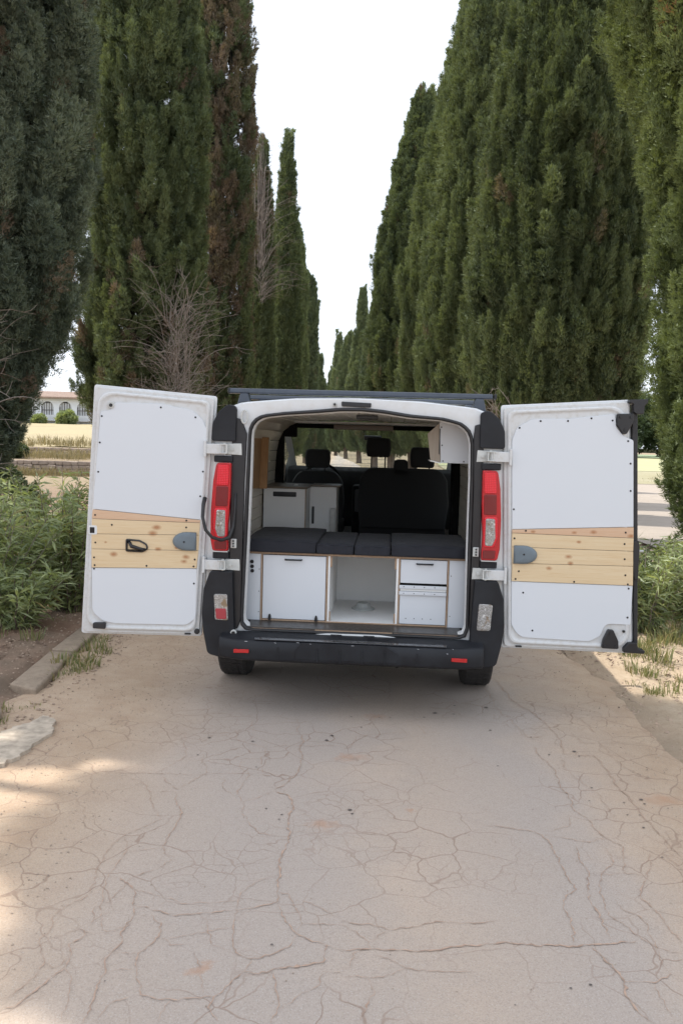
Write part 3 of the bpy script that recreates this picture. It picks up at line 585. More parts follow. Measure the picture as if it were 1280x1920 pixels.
# distant low hills closing the horizon
hl = MB(); n = 90; r_ = random.Random(4); prev = 0
hv = []
for i in range(n+1):
    a = math.pi*(i/n); x = math.cos(a)*820; y = math.sin(a)*820-20; h = 7+6*math.sin(i*.31)+3*math.sin(i*.9+1)
    hv += [(x, y, -3), (x*.99, y*.99, h)]
hl.add(hv, [(2*i, 2*i+2, 2*i+3, 2*i+1) for i in range(n)]+[]); hv2 = [(x*1.06, y*1.06, -3) for x, y, z in hv[::2]]
b = len(hl.v); hl.add(hv2, []); hl.f += [(2*i+1, 2*i+3, b+i+1, b+i) for i in range(n)]
tag(hl.build('hills', fieldmat('hill_scrub', (.13, .16, .11), (.18, .2, .14), (.1, .13, .09), .02)), kind='structure')

# ---------------- trees ----------------
def unit(a): return a/np.maximum(np.linalg.norm(a, axis=-1, keepdims=True), 1e-9)
class Lobes:
    """a lumpy radius multiplier over angle and height"""
    def __init__(s, g, amp, vs): s.k = [(g.integers(2, 8), g.uniform(0, 6.28), g.uniform(.5, 1.9)*vs, g.uniform(0, 6.28), g.uniform(.5, 1)) for _ in range(9)]; s.amp = amp; s.sd = int(g.integers(1, 60))
    def __call__(s, th, z):
        v = sum(w*np.sin(k*th+p+1.3*np.sin(f*z*.6+q))*np.cos(f*z+q) for k, p, f, q, w in s.k)/2.2
        return 1+s.amp*v
def needles(g, C, A, L, Rr, m, k, leaf, wid, spread=.7):
    """flame-shaped clumps: m tufts on each, k needle-thin leaves in every tuft"""
    n = len(C); t = g.random((n, m))**.8; ph = g.uniform(0, 6.283, (n, m))
    up = np.zeros((n, 3)); up[:, 0] = 1; e1 = unit(np.cross(A, up)); e2 = np.cross(A, e1)
    rad = Rr[:, None]*np.sin(np.pi*np.clip(.12+.88*t, 0, 1)**.75)*g.uniform(.55, 1.05, (n, m))
    perp = e1[:, None]*np.cos(ph)[..., None]+e2[:, None]*np.sin(ph)[..., None]
    P = C[:, None]+A[:, None]*(L[:, None]*t)[..., None]+perp*rad[..., None]
    D = unit(A[:, None]*1.0+perp*spread+g.normal(0, .22, (n, m, 3)))
    P = np.repeat(P.reshape(-1, 3), k, 0); D = np.repeat(D.reshape(-1, 3), k, 0); N = len(P)
    P = P+g.normal(0, leaf*.32, (N, 3)); d = unit(D+g.normal(0, .34, (N, 3))); Pp = np.repeat(perp.reshape(-1, 3), k, 0); wv = unit(np.cross(d, Pp+g.normal(0, .45, (N, 3))))*(wid*g.uniform(.6, 1.3, N))[:, None]
    tip = P+d*(leaf*g.uniform(.6, 1.25, N))[:, None]
    V = np.stack([P-wv, P+wv, tip], 1).reshape(-1, 3)
    return V, n*m*k
# five flame-shaped foliage clumps, unit height; crowns set thousands of them by geometry nodes
CL = bpy.data.collections.new('foliage_clumps')
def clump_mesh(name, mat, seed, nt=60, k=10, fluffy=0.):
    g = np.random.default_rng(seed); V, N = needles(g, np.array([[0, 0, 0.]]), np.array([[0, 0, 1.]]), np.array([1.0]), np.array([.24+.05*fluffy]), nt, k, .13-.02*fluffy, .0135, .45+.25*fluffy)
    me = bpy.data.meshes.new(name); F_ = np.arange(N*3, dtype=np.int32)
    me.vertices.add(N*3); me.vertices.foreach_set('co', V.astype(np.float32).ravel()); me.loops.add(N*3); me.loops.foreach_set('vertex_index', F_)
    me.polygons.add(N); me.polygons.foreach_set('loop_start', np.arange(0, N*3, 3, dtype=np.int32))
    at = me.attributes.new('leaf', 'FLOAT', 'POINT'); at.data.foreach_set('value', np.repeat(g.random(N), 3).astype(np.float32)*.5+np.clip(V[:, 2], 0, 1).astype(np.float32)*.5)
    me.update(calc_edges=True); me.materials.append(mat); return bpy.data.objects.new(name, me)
GROUPS = {}
def clump_group(mat, fl):
    key = (mat.name, fl)
    if key in GROUPS: return GROUPS[key]
    c = bpy.data.collections.new('clumps_'+mat.name)
    for i in range(5): c.objects.link(clump_mesh('foliage_clump', mat, 100+i+int(fl*10), fluffy=fl))
    ng = bpy.data.node_groups.new('crown_nodes', 'GeometryNodeTree')
    ng.interface.new_socket('Geometry', in_out='INPUT', socket_type='NodeSocketGeometry'); ng.interface.new_socket('Geometry', in_out='OUTPUT', socket_type='NodeSocketGeometry')
    N_ = ng.nodes.new; gi, go = N_('NodeGroupInput'), N_('NodeGroupOutput'); mp = N_('GeometryNodeMeshToPoints'); ip = N_('GeometryNodeInstanceOnPoints'); ci = N_('GeometryNodeCollectionInfo')
    ci.inputs['Collection'].default_value = c; ci.inputs['Separate Children'].default_value = True; ci.inputs['Reset Children'].default_value = True
    def na(n, t): x = N_('GeometryNodeInputNamedAttribute'); x.data_type = t; x.inputs['Name'].default_value = n; return x.outputs['Attribute']
    l = ng.links.new; l(gi.outputs[0], mp.inputs['Mesh']); l(mp.outputs[0], ip.inputs['Points']); l(ci.outputs[0], ip.inputs['Instance']); ip.inputs['Pick Instance'].default_value = True
    l(na('pick', 'INT'), ip.inputs['Instance Index']); l(na('turn', 'FLOAT_VECTOR'), ip.inputs['Rotation']); l(na('size', 'FLOAT_VECTOR'), ip.inputs['Scale']); l(ip.outputs[0], go.inputs[0])
    GROUPS[key] = ng; return ng
def crown(root, C, A, spin, size, width, tint, brown, mat, g, fl):
    n = len(C); me = bpy.data.meshes.new('crown'); me.vertices.add(n); me.vertices.foreach_set('co', C.astype(np.float32).ravel())
    # euler angles turning +Z onto the axis A, after a spin about Z
    rx = np.arccos(np.clip(A[:, 2], -1, 1)); rz = np.arctan2(A[:, 0], -A[:, 1])
    for nm, ty, v in (('turn', 'FLOAT_VECTOR', np.stack([rx, np.zeros(n), rz], -1)), ('size', 'FLOAT_VECTOR', np.stack([size*width, size*width, size], -1))):
        at = me.attributes.new(nm, ty, 'POINT'); at.data.foreach_set('vector', v.astype(np.float32).ravel())
    for nm, v in (('tint', tint), ('brown', brown)): at = me.attributes.new(nm, 'FLOAT', 'POINT'); at.data.foreach_set('value', v.astype(np.float32))
    at = me.attributes.new('pick', 'INT', 'POINT'); at.data.foreach_set('value', g.integers(0, 5, n).astype(np.int32))
    me.update(); me.materials.append(mat); o = bpy.data.objects.new('crown', me); link(o, root); o['kind'] = 'stuff'
    md = o.modifiers.new('crown', 'NODES'); md.node_group = clump_group(mat, fl); return o
def cypress(label, x, y, H, rmax, zlow, mat, seed, taper=.55, lobes=.13, brown=.05, brown_low=0, dens=1.0, core=.7, hang=0, clump=1.0, lean=(0, 0), holes=0, prof=None, group=None, topw=.35, name='cypress_tree', trunk_r=.22, sparse=0, fl=0., relief=.14, fine=1.0, speck=0):
    g = np.random.default_rng(seed); D = math.hypot(x, y); px = D/826.
    root = empty(name, (x, y, float(ground_z(np.array(x), np.array(y))))); tag(root, label, 'tree', group)
    lo = Lobes(g, lobes, 1.0)
    def rad(z):
        t = np.clip((z-zlow)/(H-zlow), 0, 1)
        if prof: return rmax*np.interp(z, *zip(*prof))
        r = np.minimum(1, (t/.10)**.5*.35+.65)*(1-t*taper)*np.minimum(1, ((1-t)/topw)**.62)
        return rmax*r
    zs = np.linspace(zlow, H-.1, 60); area = 2*math.pi*(rad(zs).mean()+.1)*(H-zlow)
    cs = (.24+px*4.2)*fine; n = int(area/(cs*cs)*6.4*dens)
    pz = rad(zs)+.12; z = np.interp(g.random(n), np.cumsum(pz)/pz.sum(), zs); th = g.uniform(0, 6.283, n)
    if sparse: kk = vnoise(th*rmax*1.0, z, 1.1, seed) > sparse*g.uniform(.7, 1.1, len(z)); z, th = z[kk], th[kk]
    if speck: kk = vnoise(th*rmax*4.0, z*1.4, 2.2, seed+8)*.8+vnoise(th*rmax, z, .8, seed+7)*.2 > speck; z, th = z[kk], th[kk]
    n = len(z); R0 = np.maximum(rad(z)-.19*np.minimum(1, rad(z)), .05); toff = np.random.default_rng(seed+77).uniform(-.22, .22)
    # upright boughs: ridges about 0.4 m wide and a metre tall, with dark clefts between them
    bw = max(.36, (.24+px*4.2)*1.3)*clump; u = th*max(.6, rmax)/bw; kq = max(5, int(6.283*max(.6, rmax)/bw)); u = th/6.283*kq
    uu = u+.9*(vnoise(np.cos(th)*3+9, z, .55, seed+5)-.5)*2; wob = np.sin(uu*6.283)*.5+.5
    cell = np.floor(uu); zz = z/(bw*2.4)+((cell*.618) % 1); saw = zz-np.floor(zz)
    ridge = (wob**.7)*.75+.45*np.sin(np.pi*np.clip(saw, 0, 1)**.7)-.6
    r = R0*lo(th, z)+np.minimum(R0, 1.2)*relief*2.0*ridge-np.abs(g.normal(0, .05+.10*R0, n))
    C = np.stack([np.cos(th)*r+lean[0]*z, np.sin(th)*r+lean[1]*z, z], -1)
    outw = np.stack([np.cos(th), np.sin(th), np.zeros(n)], -1); tang = np.stack([-np.sin(th), np.cos(th), np.zeros(n)], -1)
    A = unit(outw*g.uniform(.10, .50, n)[:, None]+tang*(-np.cos(uu*6.283)*.16+g.normal(0, .12, n))[:, None]+np.array([0, 0, 1.0]))
    if hang: A = unit(A+np.array([0, 0, -1.0])*((z < zlow+hang)*.6)[:, None])
    size = cs*(.75+1.6*g.random(n)**1.3); C = C-A*(size*.5)[:, None]
    tint = np.clip(.42+toff+.25*(vnoise(th*2, z, 1.0, seed+2)-.5)*2+.26*(vnoise(cell, np.floor(zz), 1, seed)-.5)*2+.22*np.clip(ridge, -1, 1)*0+.10*np.sign(g.random(n)-.5)+g.normal(0, .16, n), 0, 1)
    bn = vnoise(th*rmax*1.6+5, z, 1.1, seed+3)*.45+vnoise(th*rmax*4+5, z, 3.1, seed+4)*.55; bl = np.clip(1-(z-zlow)/3.2, 0, 1)*brown_low
    br = ((bn+g.normal(0, .06, n)) > (1-brown*.8-bl*.5-.12)).astype(float)*g.uniform(.5, 1, n)
    crown(root, C, A, None, size, g.uniform(.8, 1.25, n), tint, br, mat, g, fl)
    # twiggy inside: a lumpy, torn shell, coloured dark for the shade among twigs
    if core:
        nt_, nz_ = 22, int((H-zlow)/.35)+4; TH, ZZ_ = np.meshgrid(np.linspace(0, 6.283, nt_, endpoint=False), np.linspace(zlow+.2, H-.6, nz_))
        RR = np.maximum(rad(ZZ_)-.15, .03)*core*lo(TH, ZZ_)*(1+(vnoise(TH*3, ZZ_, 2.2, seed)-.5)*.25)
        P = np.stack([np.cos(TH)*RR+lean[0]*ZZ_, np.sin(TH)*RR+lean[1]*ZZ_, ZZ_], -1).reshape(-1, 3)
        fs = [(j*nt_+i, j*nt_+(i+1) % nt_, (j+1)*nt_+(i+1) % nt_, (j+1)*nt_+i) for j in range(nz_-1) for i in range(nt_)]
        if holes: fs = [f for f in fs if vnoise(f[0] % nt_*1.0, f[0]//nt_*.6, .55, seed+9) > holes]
        fast('shaded_twig_shell', P, np.array(fs), M['twigshade'], root, smooth=True)
    mb = MB(); zb = [-.3, .15, .8, 2.2, H*.45, H*.8]; 
    mb.tube([(lean[0]*q+.05*math.sin(q*1.7+seed), lean[1]*q+.05*math.cos(q*1.3), q) for q in zb], [trunk_r*1.5, trunk_r*1.1, trunk_r, trunk_r*.8, trunk_r*.45, .03], 12)
    mb.build('trunk', M['bark'], root, smooth=True)
    lb = MB(); q = random.Random(seed)
    for i in range(14):
        a = q.uniform(0, 6.28); z0 = q.uniform(max(.5, zlow-1), max(H*.4, zlow+2)); z1 = z0+q.uniform(1.2, 3); rr = float(rad(np.array(min(z1, H-1))))*.7
        lb.tube([(lean[0]*z0, lean[1]*z0, z0), (math.cos(a)*rr*.6+lean[0]*z0, math.sin(a)*rr*.6+lean[1]*z0, (z0+z1)/2-.2), (math.cos(a)*rr+lean[0]*z1, math.sin(a)*rr+lean[1]*z1, z1)], [.06, .04, .015], 6)
    o = lb.build('limbs', M['bark'], root, smooth=True)
    return root
def sticks(name, parent, base, n, h, spread, mat, seed, bend=.5, th=.008, twig=4, lean=(0, 0), up=1.0):
    q = random.Random(seed); m = MB()
    for i in range(n):
        x, y, z = base[0]+q.uniform(-1, 1)*spread, base[1]+q.uniform(-1, 1)*spread*.5, base[2]+q.uniform(0, .5)*h*.3
        hh = h*q.uniform(.45, 1); dx, dy = q.gauss(lean[0], bend*.35), q.gauss(lean[1], bend*.2)
        path = [(x+dx*t*t*hh+q.uniform(-.02, .02), y+dy*t*t*hh, z+hh*t*up) for t in (0, .25, .5, .75, 1)]
        m.tube(path, [th*1.3, th*1.1, th, th*.7, th*.3], 4, caps=False)
        for _ in range(twig):
            t = q.uniform(.2, .95); k = min(3, int(t*4)); p = Vector(path[k]).lerp(Vector(path[k+1]), t*4-k); l = hh*q.uniform(.08, .22)
            a = q.uniform(-1, 1)*1.2+(lean[0]*2); e = p+Vector((math.sin(a)*l, q.uniform(-.5, .5)*l, math.cos(a)*l*.8*up)); md = p.lerp(e, .5)+Vector((q.uniform(-.1, .1)*l, 0, q.uniform(-.15, .1)*l))
            m.tube([p, md, e], [th*.55, th*.45, th*.2], 3, caps=False)
    return m.build(name, mat, parent)
def tangle(name, parent, base, n, w, h, mat, seed, th=.006, lean=0.):
    """bare dead shoots: long thin stems that arch, cross and droop, with side twigs"""
    q = random.Random(seed); m = MB()
    for i in range(n):
        p = Vector((base[0]+q.gauss(0, w*.35), base[1]+q.gauss(0, w*.2), base[2]+h*q.random()**1.4*.75)); d = Vector((q.gauss(lean, .35), q.gauss(0, .25), 1.0)).normalized()
        L = h*q.uniform(.15, .42); cv = Vector((q.gauss(lean*.6, .30), q.gauss(0, .15), q.uniform(-.42, .05))); st = 7; path = [p.copy()]
        for k in range(st): d = (d+cv*.5+Vector((q.gauss(0, .12), q.gauss(0, .1), q.gauss(0, .12)))).normalized(); p = p+d*L/st*1.15; path.append(p.copy())
        r0 = th*q.uniform(.6, 1.5); m.tube(path, [r0*(1-k/(st+1)*.8) for k in range(st+1)], 3, caps=False)
        for _ in range(4):
            k = q.randrange(1, st); e = path[k]; dd = Vector((q.gauss(lean, .8), q.gauss(0, .4), q.gauss(.1, .6))).normalized()*L*q.uniform(.1, .3)
            m.tube([e, e+dd*.5+Vector((0, 0, -.03*L)), e+dd], [r0*.5, r0*.4, r0*.2], 3, caps=False)
    return m.build(name, mat, parent)
GL = 'cypresses lining the left of the road'; GR = 'cypresses lining the right of the road'
t = cypress('nearest left cypress with shaggy blue green foliage and bare lower branches', -4.85, 11, 15, 1.44, 1.4, M['fol_blue'], 11, taper=.25, lobes=.10, brown=.05, brown_low=.3, clump=1.5, hang=.8, core=.68, holes=.15, group=GL, dens=.95, fl=1., relief=.24, fine=.72, prof=[(1.4, .28), (2.3, .52), (3.0, .80), (3.6, .92), (5, .96), (6.5, 1.0), (7.6, 1.0), (9.5, .85), (12, .62), (15, .1)])
tangle('dead_branches', t, (-.05, -1.40, 1.1), 120, 1.0, 2.3, M['deadwood'], 5, th=.007, lean=.40)
t = cypress('tall green cypress behind the open left door, dead twig tangle low on its side', -4.80, 20, 17.5, 1.60, 2.0, M['fol_green'], 12, taper=.38, lobes=.12, brown=.06, brown_low=.7, core=.34, holes=.45, group=GL, sparse=.05, dens=.8, clump=1.2, relief=.19, speck=.37, fine=.95)
tangle('dead_branches', t, (1.12, -1.62, 1.7), 240, .40, 3.6, M['deadwood'], 6, th=.0070)
t = cypress('browning rust flecked cypress, third on the left of the road', -4.12, 27, 19.5, 1.22, 1.5, M['fol_green'], 13, taper=.15, lobes=.10, brown=.50, core=.32, holes=.42, group=GL, sparse=.15, dens=.75, speck=.40, relief=.17)
t = cypress('thin dark cypress topped by grey dead stems, left of the road', -3.42, 33, 13.2, .60, 1.2, M['fol_green'], 14, taper=.3, lobes=.08, brown=.1, core=.7, group=GL)
sticks('dead_branches', t, (.02, -.55, 8.2), 34, 5.0, .20, M['deadwood'], 7, bend=.12, th=.016, twig=5, lean=(.02, 0))
tangle('dead_branches', t, (.12, -.72, 6.9), 70, .26, 4.6, M['deadwood'], 8, th=.0085, lean=.26)
cypress('slender pointed cypress with clean green cone behind the dead grey stems', -2.83, 38, 15.2, .92, 1.2, M['fol_green'], 15, taper=.45, lobes=.07, brown=.02, core=.7, group=GL, topw=.5)
cypress('narrow cypress whose tip shows right of the slender pointed cone on the left side', -3.05, 50, 14.3, .78, 1.2, M['fol_green'], 16, taper=.3, lobes=.12, brown=.05, core=.7, group=GL, topw=.25)
cypress('blunt topped cypress ending the tall left row', -2.95, 66, 14.7, .70, 1.2, M['fol_far'], 17, taper=.2, lobes=.07, core=.7, group=GL, topw=.18)
cypress('tiny farthest cypress spire on the left of the road', -3.72, 120, 13.8, 1.0, 1, M['fol_far'], 18, taper=.5, core=.7, group=GL)
cypress('lowest far cypress tip beside the farthest left spire', -3.15, 122, 10.8, .85, 1, M['fol_far'], 19, taper=.5, core=.7, group=GL)
# right row
cypress('nearest right cypress overhanging the frame with olive green foliage', 4.68, 8.6, 11.5, 1.60, .9, M['fol_warm'], 21, lobes=.10, brown=.02, clump=1.25, core=.7, group=GR, hang=.5, relief=.20, fl=1., fine=.66, prof=[(.9, .64), (1.4, .80), (2.2, .85), (3.2, .88), (4.4, 1.0), (5.0, 1.06), (5.6, 1.12), (6.0, 1.25), (7.2, 1.35), (9, 1.1), (11.5, .2)])
t = cypress('broad full cypress directly behind the open right door', 3.72, 15, 16.5, 1.66, 1.9, M['fol_green'], 22, taper=.45, lobes=.045, brown=.03, brown_low=.25, core=.72, group=GR, dens=1.0, relief=.11, fine=.75, prof=[(1.9, .72), (2.6, .9), (3.6, 1.0), (5, 1.0), (7, .88), (9.4, .66), (12, .5), (16.5, .05)])
sticks('dead_branches', t, (-1.2, -.95, 2.0), 22, .9, .35, M['deadwood'], 9, bend=.9, th=.008, lean=(-.4, 0), up=.8)
cypress('second cypress beyond the right door, its edge lit yellow green', 3.60, 21.5, 16.5, 1.78, 1.8, M['fol_green'], 23, taper=.5, lobes=.06, brown=.01, core=.72, fine=.85, group=GR, prof=[(1.8, .85), (4, 1.0), (6, .98), (8, .82), (10.2, .68), (13, .5), (16.5, .05)])
cypress('third right cypress with a scalloped leaning outline', 3.95, 27, 18, 2.2, 1.8, M['fol_green'], 24, taper=.5, lobes=.075, brown=.01, core=.72, fine=.85, group=GR, prof=[(1.8, .9), (4, 1.03), (7, 1.0), (10.7, .76), (14.5, .38), (16, .24), (18, .04)])
t = cypress('cypress with a knobbly broken looking top, fourth on the right', 2.98, 36, 16.4, 2.0, 1.8, M['fol_green'], 25, taper=.5, lobes=.075, brown=.01, core=.72, group=GR, prof=[(1.8, .95), (6, 1.02), (9.5, .92), (11, .78), (13, .62), (14.6, .40), (15.5, .26), (16.4, .12)])
cypress('pointed slim cypress just past the knobbly topped one on the right', 2.25, 60, 12.9, 1.3, 1.5, M['fol_far'], 26, taper=.4, core=.7, group=GR)
cypress('sharp pointed far cypress midway along the right row', 1.35, 72, 14.9, 1.35, 1.5, M['fol_far'], 27, taper=.55, core=.7, group=GR, topw=.6)
cypress('rounded far cypress tucked between two pointed ones on the right', .30, 92, 13.6, 1.55, 1.5, M['fol_far'], 28, taper=.4, core=.7, group=GR)
cypress('farthest right cypress, a small ragged spire above the van roof', -.95, 110, 15.8, 1.4, 1.2, M['fol_far'], 29, taper=.6, core=.7, group=GR, topw=.7)
cypress('mid distance cypress wedged behind the knobbly topped one on the right', 2.75, 47, 13.2, 1.35, 1.5, M['fol_green'], 34, taper=.45, core=.7, group=GR)
cypress('tiny far cypress filling the foot of the sky gap above the roof bar', -2.05, 128, 12.6, 1.2, 1.2, M['fol_far'], 35, taper=.6, core=.7, group=GR, topw=.6)
# left row carried past the frame: added trees, crowns shaped for road shade
cypress('unseen left cypress added to shade the road, beside the camera', -5.15, 5.0, 15.8, 2.35, 10, M['fol_blue'], 31, taper=.3, trunk_r=.09, relief=.06, core=.85, prof=[(10, .97), (11, 1), (14.6, .95), (15.8, .4)], group=GL, dens=.5, clump=1.9)

cypress('unseen left cypress added to shade the road, between the camera and the nearest one in view', -5.7, 7.5, 11.3, 1.9, 6.8, M['fol_blue'], 32, taper=.3, core=.85, prof=[(6.8, .8), (7.5, 1), (10, .85), (11.3, .2)], group=GL, dens=.5, clump=1.9)


# ---------------- oleander bushes ----------------
def oleander(label, x, y, r, h, nst, nl, seed, group):
    g = np.random.default_rng(seed); q = random.Random(seed); z0 = float(ground_z(np.array(x), np.array(y)))
    root = empty('oleander_bush', (x, y, z0)); tag(root, label, 'bush', group)
    m = MB(); P = []; D = []; T = []; Bn = []
    for i in range(nst):
        a = q.uniform(0, 6.28); l = math.sqrt(q.random()); hh = h*q.uniform(.55, 1.0)*(1-.18*l); ex, ey = math.cos(a)*r*l, math.sin(a)*r*l*.85
        bx, by = ex*.25, ey*.25; path = [Vector((bx+(ex-bx)*t**1.3+q.uniform(-.02, .02), by+(ey-by)*t**1.3, -.03+hh*t)) for t in (0, .2, .4, .6, .8, 1)]
        m.tube(path, [.009, .008, .007, .005, .004, .002], 5, caps=False); tn = q.random(); bnn = q.random() < .05
        for j in range(nl):
            t = q.uniform(.05, 1.0)**.8*4.999; k = int(t); p = path[k].lerp(path[k+1], t-k); P.append(p); aa = q.uniform(0, 6.28); el = q.uniform(-.35, 1.1)
            D.append((math.cos(aa)*math.cos(el), math.sin(aa)*math.cos(el), math.sin(el))); T.append(min(1, max(0, tn*.6+q.uniform(0, .4)))); Bn.append(1.0*(bnn or q.random() < .03)*q.random())
    m.build('stems', M['deadwood'] if seed % 2 else M['bark'], root)
    P = np.array([tuple(p) for p in P]); D = np.array(D); n = len(P); L = g.uniform(.09, .185, n)[:, None]; W = g.uniform(.008, .0135, n)[:, None]
    s = unit(np.cross(D, g.normal(0, 1, (n, 3)))); up = np.cross(s, D); droop = np.array([0, 0, -1.])*L*g.uniform(.05, .4, (n, 1))
    a = P; b = P+D*L*.5+s*W+up*.004+droop*.25; c = P+D*L+droop; d = P+D*L*.5-s*W+up*.004+droop*.25; mid = P+D*L*.5+droop*.25
    V = np.stack([a, b, c, d, mid], 1).reshape(-1, 3); bi = np.arange(n)[:, None]*5
    F3 = np.concatenate([bi+np.array([[0, 1, 4]]), bi+np.array([[1, 2, 4]]), bi+np.array([[2, 3, 4]]), bi+np.array([[3, 0, 4]])])
    o = fast('foliage', V, F3, M['oleander'], root, {'tint': np.repeat(T, 5), 'brown': np.repeat(Bn, 5)}); o['kind'] = 'stuff'
BL = 'oleander bushes along the left verge'; BR = 'oleander bushes along the right verge'
oleander('leafy oleander at the left frame edge with stems arching over bare soil', -3.30, 7.55, .75, 1.36, 74, 66, 41, BL)
oleander('oleander bush pressed against the outer edge of the open left door', -2.62, 8.0, .6, 1.36, 66, 66, 42, BL)
oleander('oleander behind the two front left bushes, its sunlit top showing between them', -3.25, 9.2, .85, 1.52, 60, 76, 43, BL)
oleander('low oleander shoots spreading over the soil in front of the left bushes', -2.82, 7.1, .45, .62, 44, 46, 48, BL)
oleander('oleander half hidden behind the left door, farther from the road edge', -2.55, 9.8, .7, 1.32, 46, 60, 44, BL)
oleander('pale leaved oleander close to the outer edge of the open right door', 2.95, 7.9, .55, 1.0, 54, 62, 45, BR)
oleander('pale leaved oleander at the right frame edge under the hanging cypress', 3.65, 8.1, .6, 1.02, 54, 62, 46, BR)
oleander('oleander behind the right door seen only above the front leaves', 3.3, 9.2, .7, 1.0, 46, 56, 47, BR)

# ---------------- white building with arches ----------------
bd = empty('arcaded_house', (-36, 100, 3.1)); tag(bd, 'white house with arched windows and terracotta roof across the left field', 'house')
wallm = plain('whitewash', (.72, .74, .76), .8, .05, 2); tile_m = plain('terracotta', (.34, .25, .20), .8, .2, 3); frame_m = plain('window_frame', (.07, .05, .045), .6, .1, 5); railm = plain('rail', (.66, .67, .68), .6, .05, 5)
def arch(cx, z0, z1, w_, n=10): return [(cx-w_/2, z0), (cx+w_/2, z0)]+[(cx+w_/2*math.cos(math.pi*k/n), z1-w_/2+w_/2*math.sin(math.pi*k/n)) for k in range(n+1)]
m = MB(); c0 = [-10.4+2.15*k for k in range(10)]
# facade in strips between and around arches
zt, zb = 2.95, -.4
for k, cx in enumerate(c0):
    xl, xr = cx-1.075, cx+1.075; a = arch(cx, .95, 2.63, 1.5); top = a[2:]
    m.box((xl, 0, zb), (xr, .3, .95)); m.box((xl, 0, .95), (cx-.75, .3, 1.88)); m.box((cx+.75, 0, .95), (xr, .3, 1.88))
    for i in range(len(top)-1):
        (x0, z0), (x1, z1) = top[i], top[i+1]; m.prism([(x0, z0), (x1, z1), (x1, zt), (x0, zt)], 0, .3)
    m.box((xl, 0, 1.88), (cx-.75, .3, zt)); m.box((cx+.75, 0, 1.88), (xr, .3, zt))
m.box((-11.475, .3, zb), (-11.2, 8, zt)); m.box((9.75, .3, zb), (10.025, 8, zt)); m.box((-11.475, 8, zb), (10.025, 8.3, zt)); m.box((-11.2, 3.0, zb), (9.75, 3.15, zt))
m.build('wall', wallm, bd)
win = None
for cx in c0:
    if win is None:
        win = empty('window', (cx, .2, 0), parent=bd); q = MB()
        for dx in (-.45, -.15, .15, .45): q.box((dx-.03, 0, .95), (dx+.03, .05, 2.5))
        q.box((-.75, 0, 1.55), (.75, .05, 1.62)); q.box((-.75, -.01, .95), (-.66, .06, 2.0)); q.box((.66, -.01, .95), (.75, .06, 2.0)); q.build('frame', frame_m, win)
        q = MB(); q.box((-.72, .06, .95), (.72, .075, 2.45)); q.build('pane', plain('pane', (.55, .56, .56), .1, .1, 1), win)
    else:
        c = copy_tree(win, bd); c.location = (cx, .2, 0)
q = MB(); q.box((-11.4, -.5, .92), (10, -.42, 1.0)); q.box((-11.4, -.5, .3), (10, 0, .4))
for i in range(140): q.box((-11.3+i*.152, -.48, .4), (-11.25+i*.152, -.44, .93))
q.build('balustrade', railm, bd)
q = MB(); q.prismx([(-.7, 2.95), (4, 3.85), (8.9, 2.95), (8.9, 3.08), (4, 4.0), (-.7, 3.1)], -11.9, 10.4)
rf = q.build('roof', tile_m, bd); q = MB()
for i in range(110): q.tube([(-11.8+i*.2, -.75, 3.1), (-11.8+i*.2, 4, 4.0)], .07, 5)
q.build('roof_tile', tile_m, rf)['kind'] = 'stuff'
def shrub(label, x, y, r, h, mat, seed, name='shrub', dens=1, z0=None, group=None, cat='bush'):
    g = np.random.default_rng(seed); z0 = float(ground_z(np.array(x), np.array(y))) if z0 is None else z0; root = empty(name, (x, y, z0)); tag(root, label, cat, group); D = math.hypot(x, y)
    n = int(170*dens); u = unit(g.normal(0, 1, (n, 3))); rr = g.uniform(.5, 1, n)**.4*(1+.25*np.sin(u[:, 0]*5+seed)*np.cos(u[:, 2]*4)); tr = h*.18 if name == 'pine_tree' else 0
    C = u*rr[:, None]*np.array([r, r, (h-tr)/2])+np.array([0, 0, tr+(h-tr)/2]); s = np.full(n, .22*r+.1); 
    V, N = needles(g, C, unit(u*.7+np.array([0, 0, .6])), s*1.4, s*.6, 7, 7, max(.05, D/826*2.6), max(.05, D/826*2.6)*.3, 1.2)
    tt = np.repeat(np.clip(.45+g.normal(0, .2, n), 0, 1), 49); fast('crown', V, np.arange(N*3).reshape(-1, 3), mat, root, {'tint': np.repeat(tt, 3), 'brown': np.zeros(N*3)})
    m = MB(); m.tube([(0, 0, -.3), (.05*r, 0, h*.3), (0, 0, h*.6)], [.05*r+.03, .04*r+.02, .02], 7); m.build('trunk', M['bark'], root); return root
shrub('round shrub at the foot of the white house, left of its neighbour', -38.0, 97, .55, .8, M['oleander'], 51); shrub('small pale shrub below the arches of the white house', -35.6, 97, .45, .55, M['oleander'], 52)
shrub('larger shrub below the right arch of the white house', -32.4, 97, .75, 1.1, M['oleander'], 53); shrub('dark bush at the wall foot beside the left cypress trunk gap', -14.6, 36.5, .45, .45, M['bushy'], 54)
shrub('grey green bush growing under the nearest left cypress', -5.2, 12.2, .55, 1.1, M['bushy'], 55, dens=2.2)
for i, (x, y, r, h, l) in enumerate([(72, 222, 7.5, 13, 'dark pine beyond the crop field, leftmost of the far grove'), (80, 228, 7, 15, 'dark round crowned pine over the crop field beside the door stay'), (87, 224, 6.5, 13.2, 'dark pine with pale trunk in the far grove'), (94, 230, 8, 14.5, 'far pine behind the tip of the hanging cypress branch'), (102, 226, 8, 13, 'far pine hidden behind the hanging cypress'), (64, 230, 8, 12.5, 'far pine mostly behind the open right door')]):
    shrub(l, x, y, r, h, M['bushy'], 60+i, 'pine_tree', 2.2, 0, 'far grove beyond the crop field', 'tree')

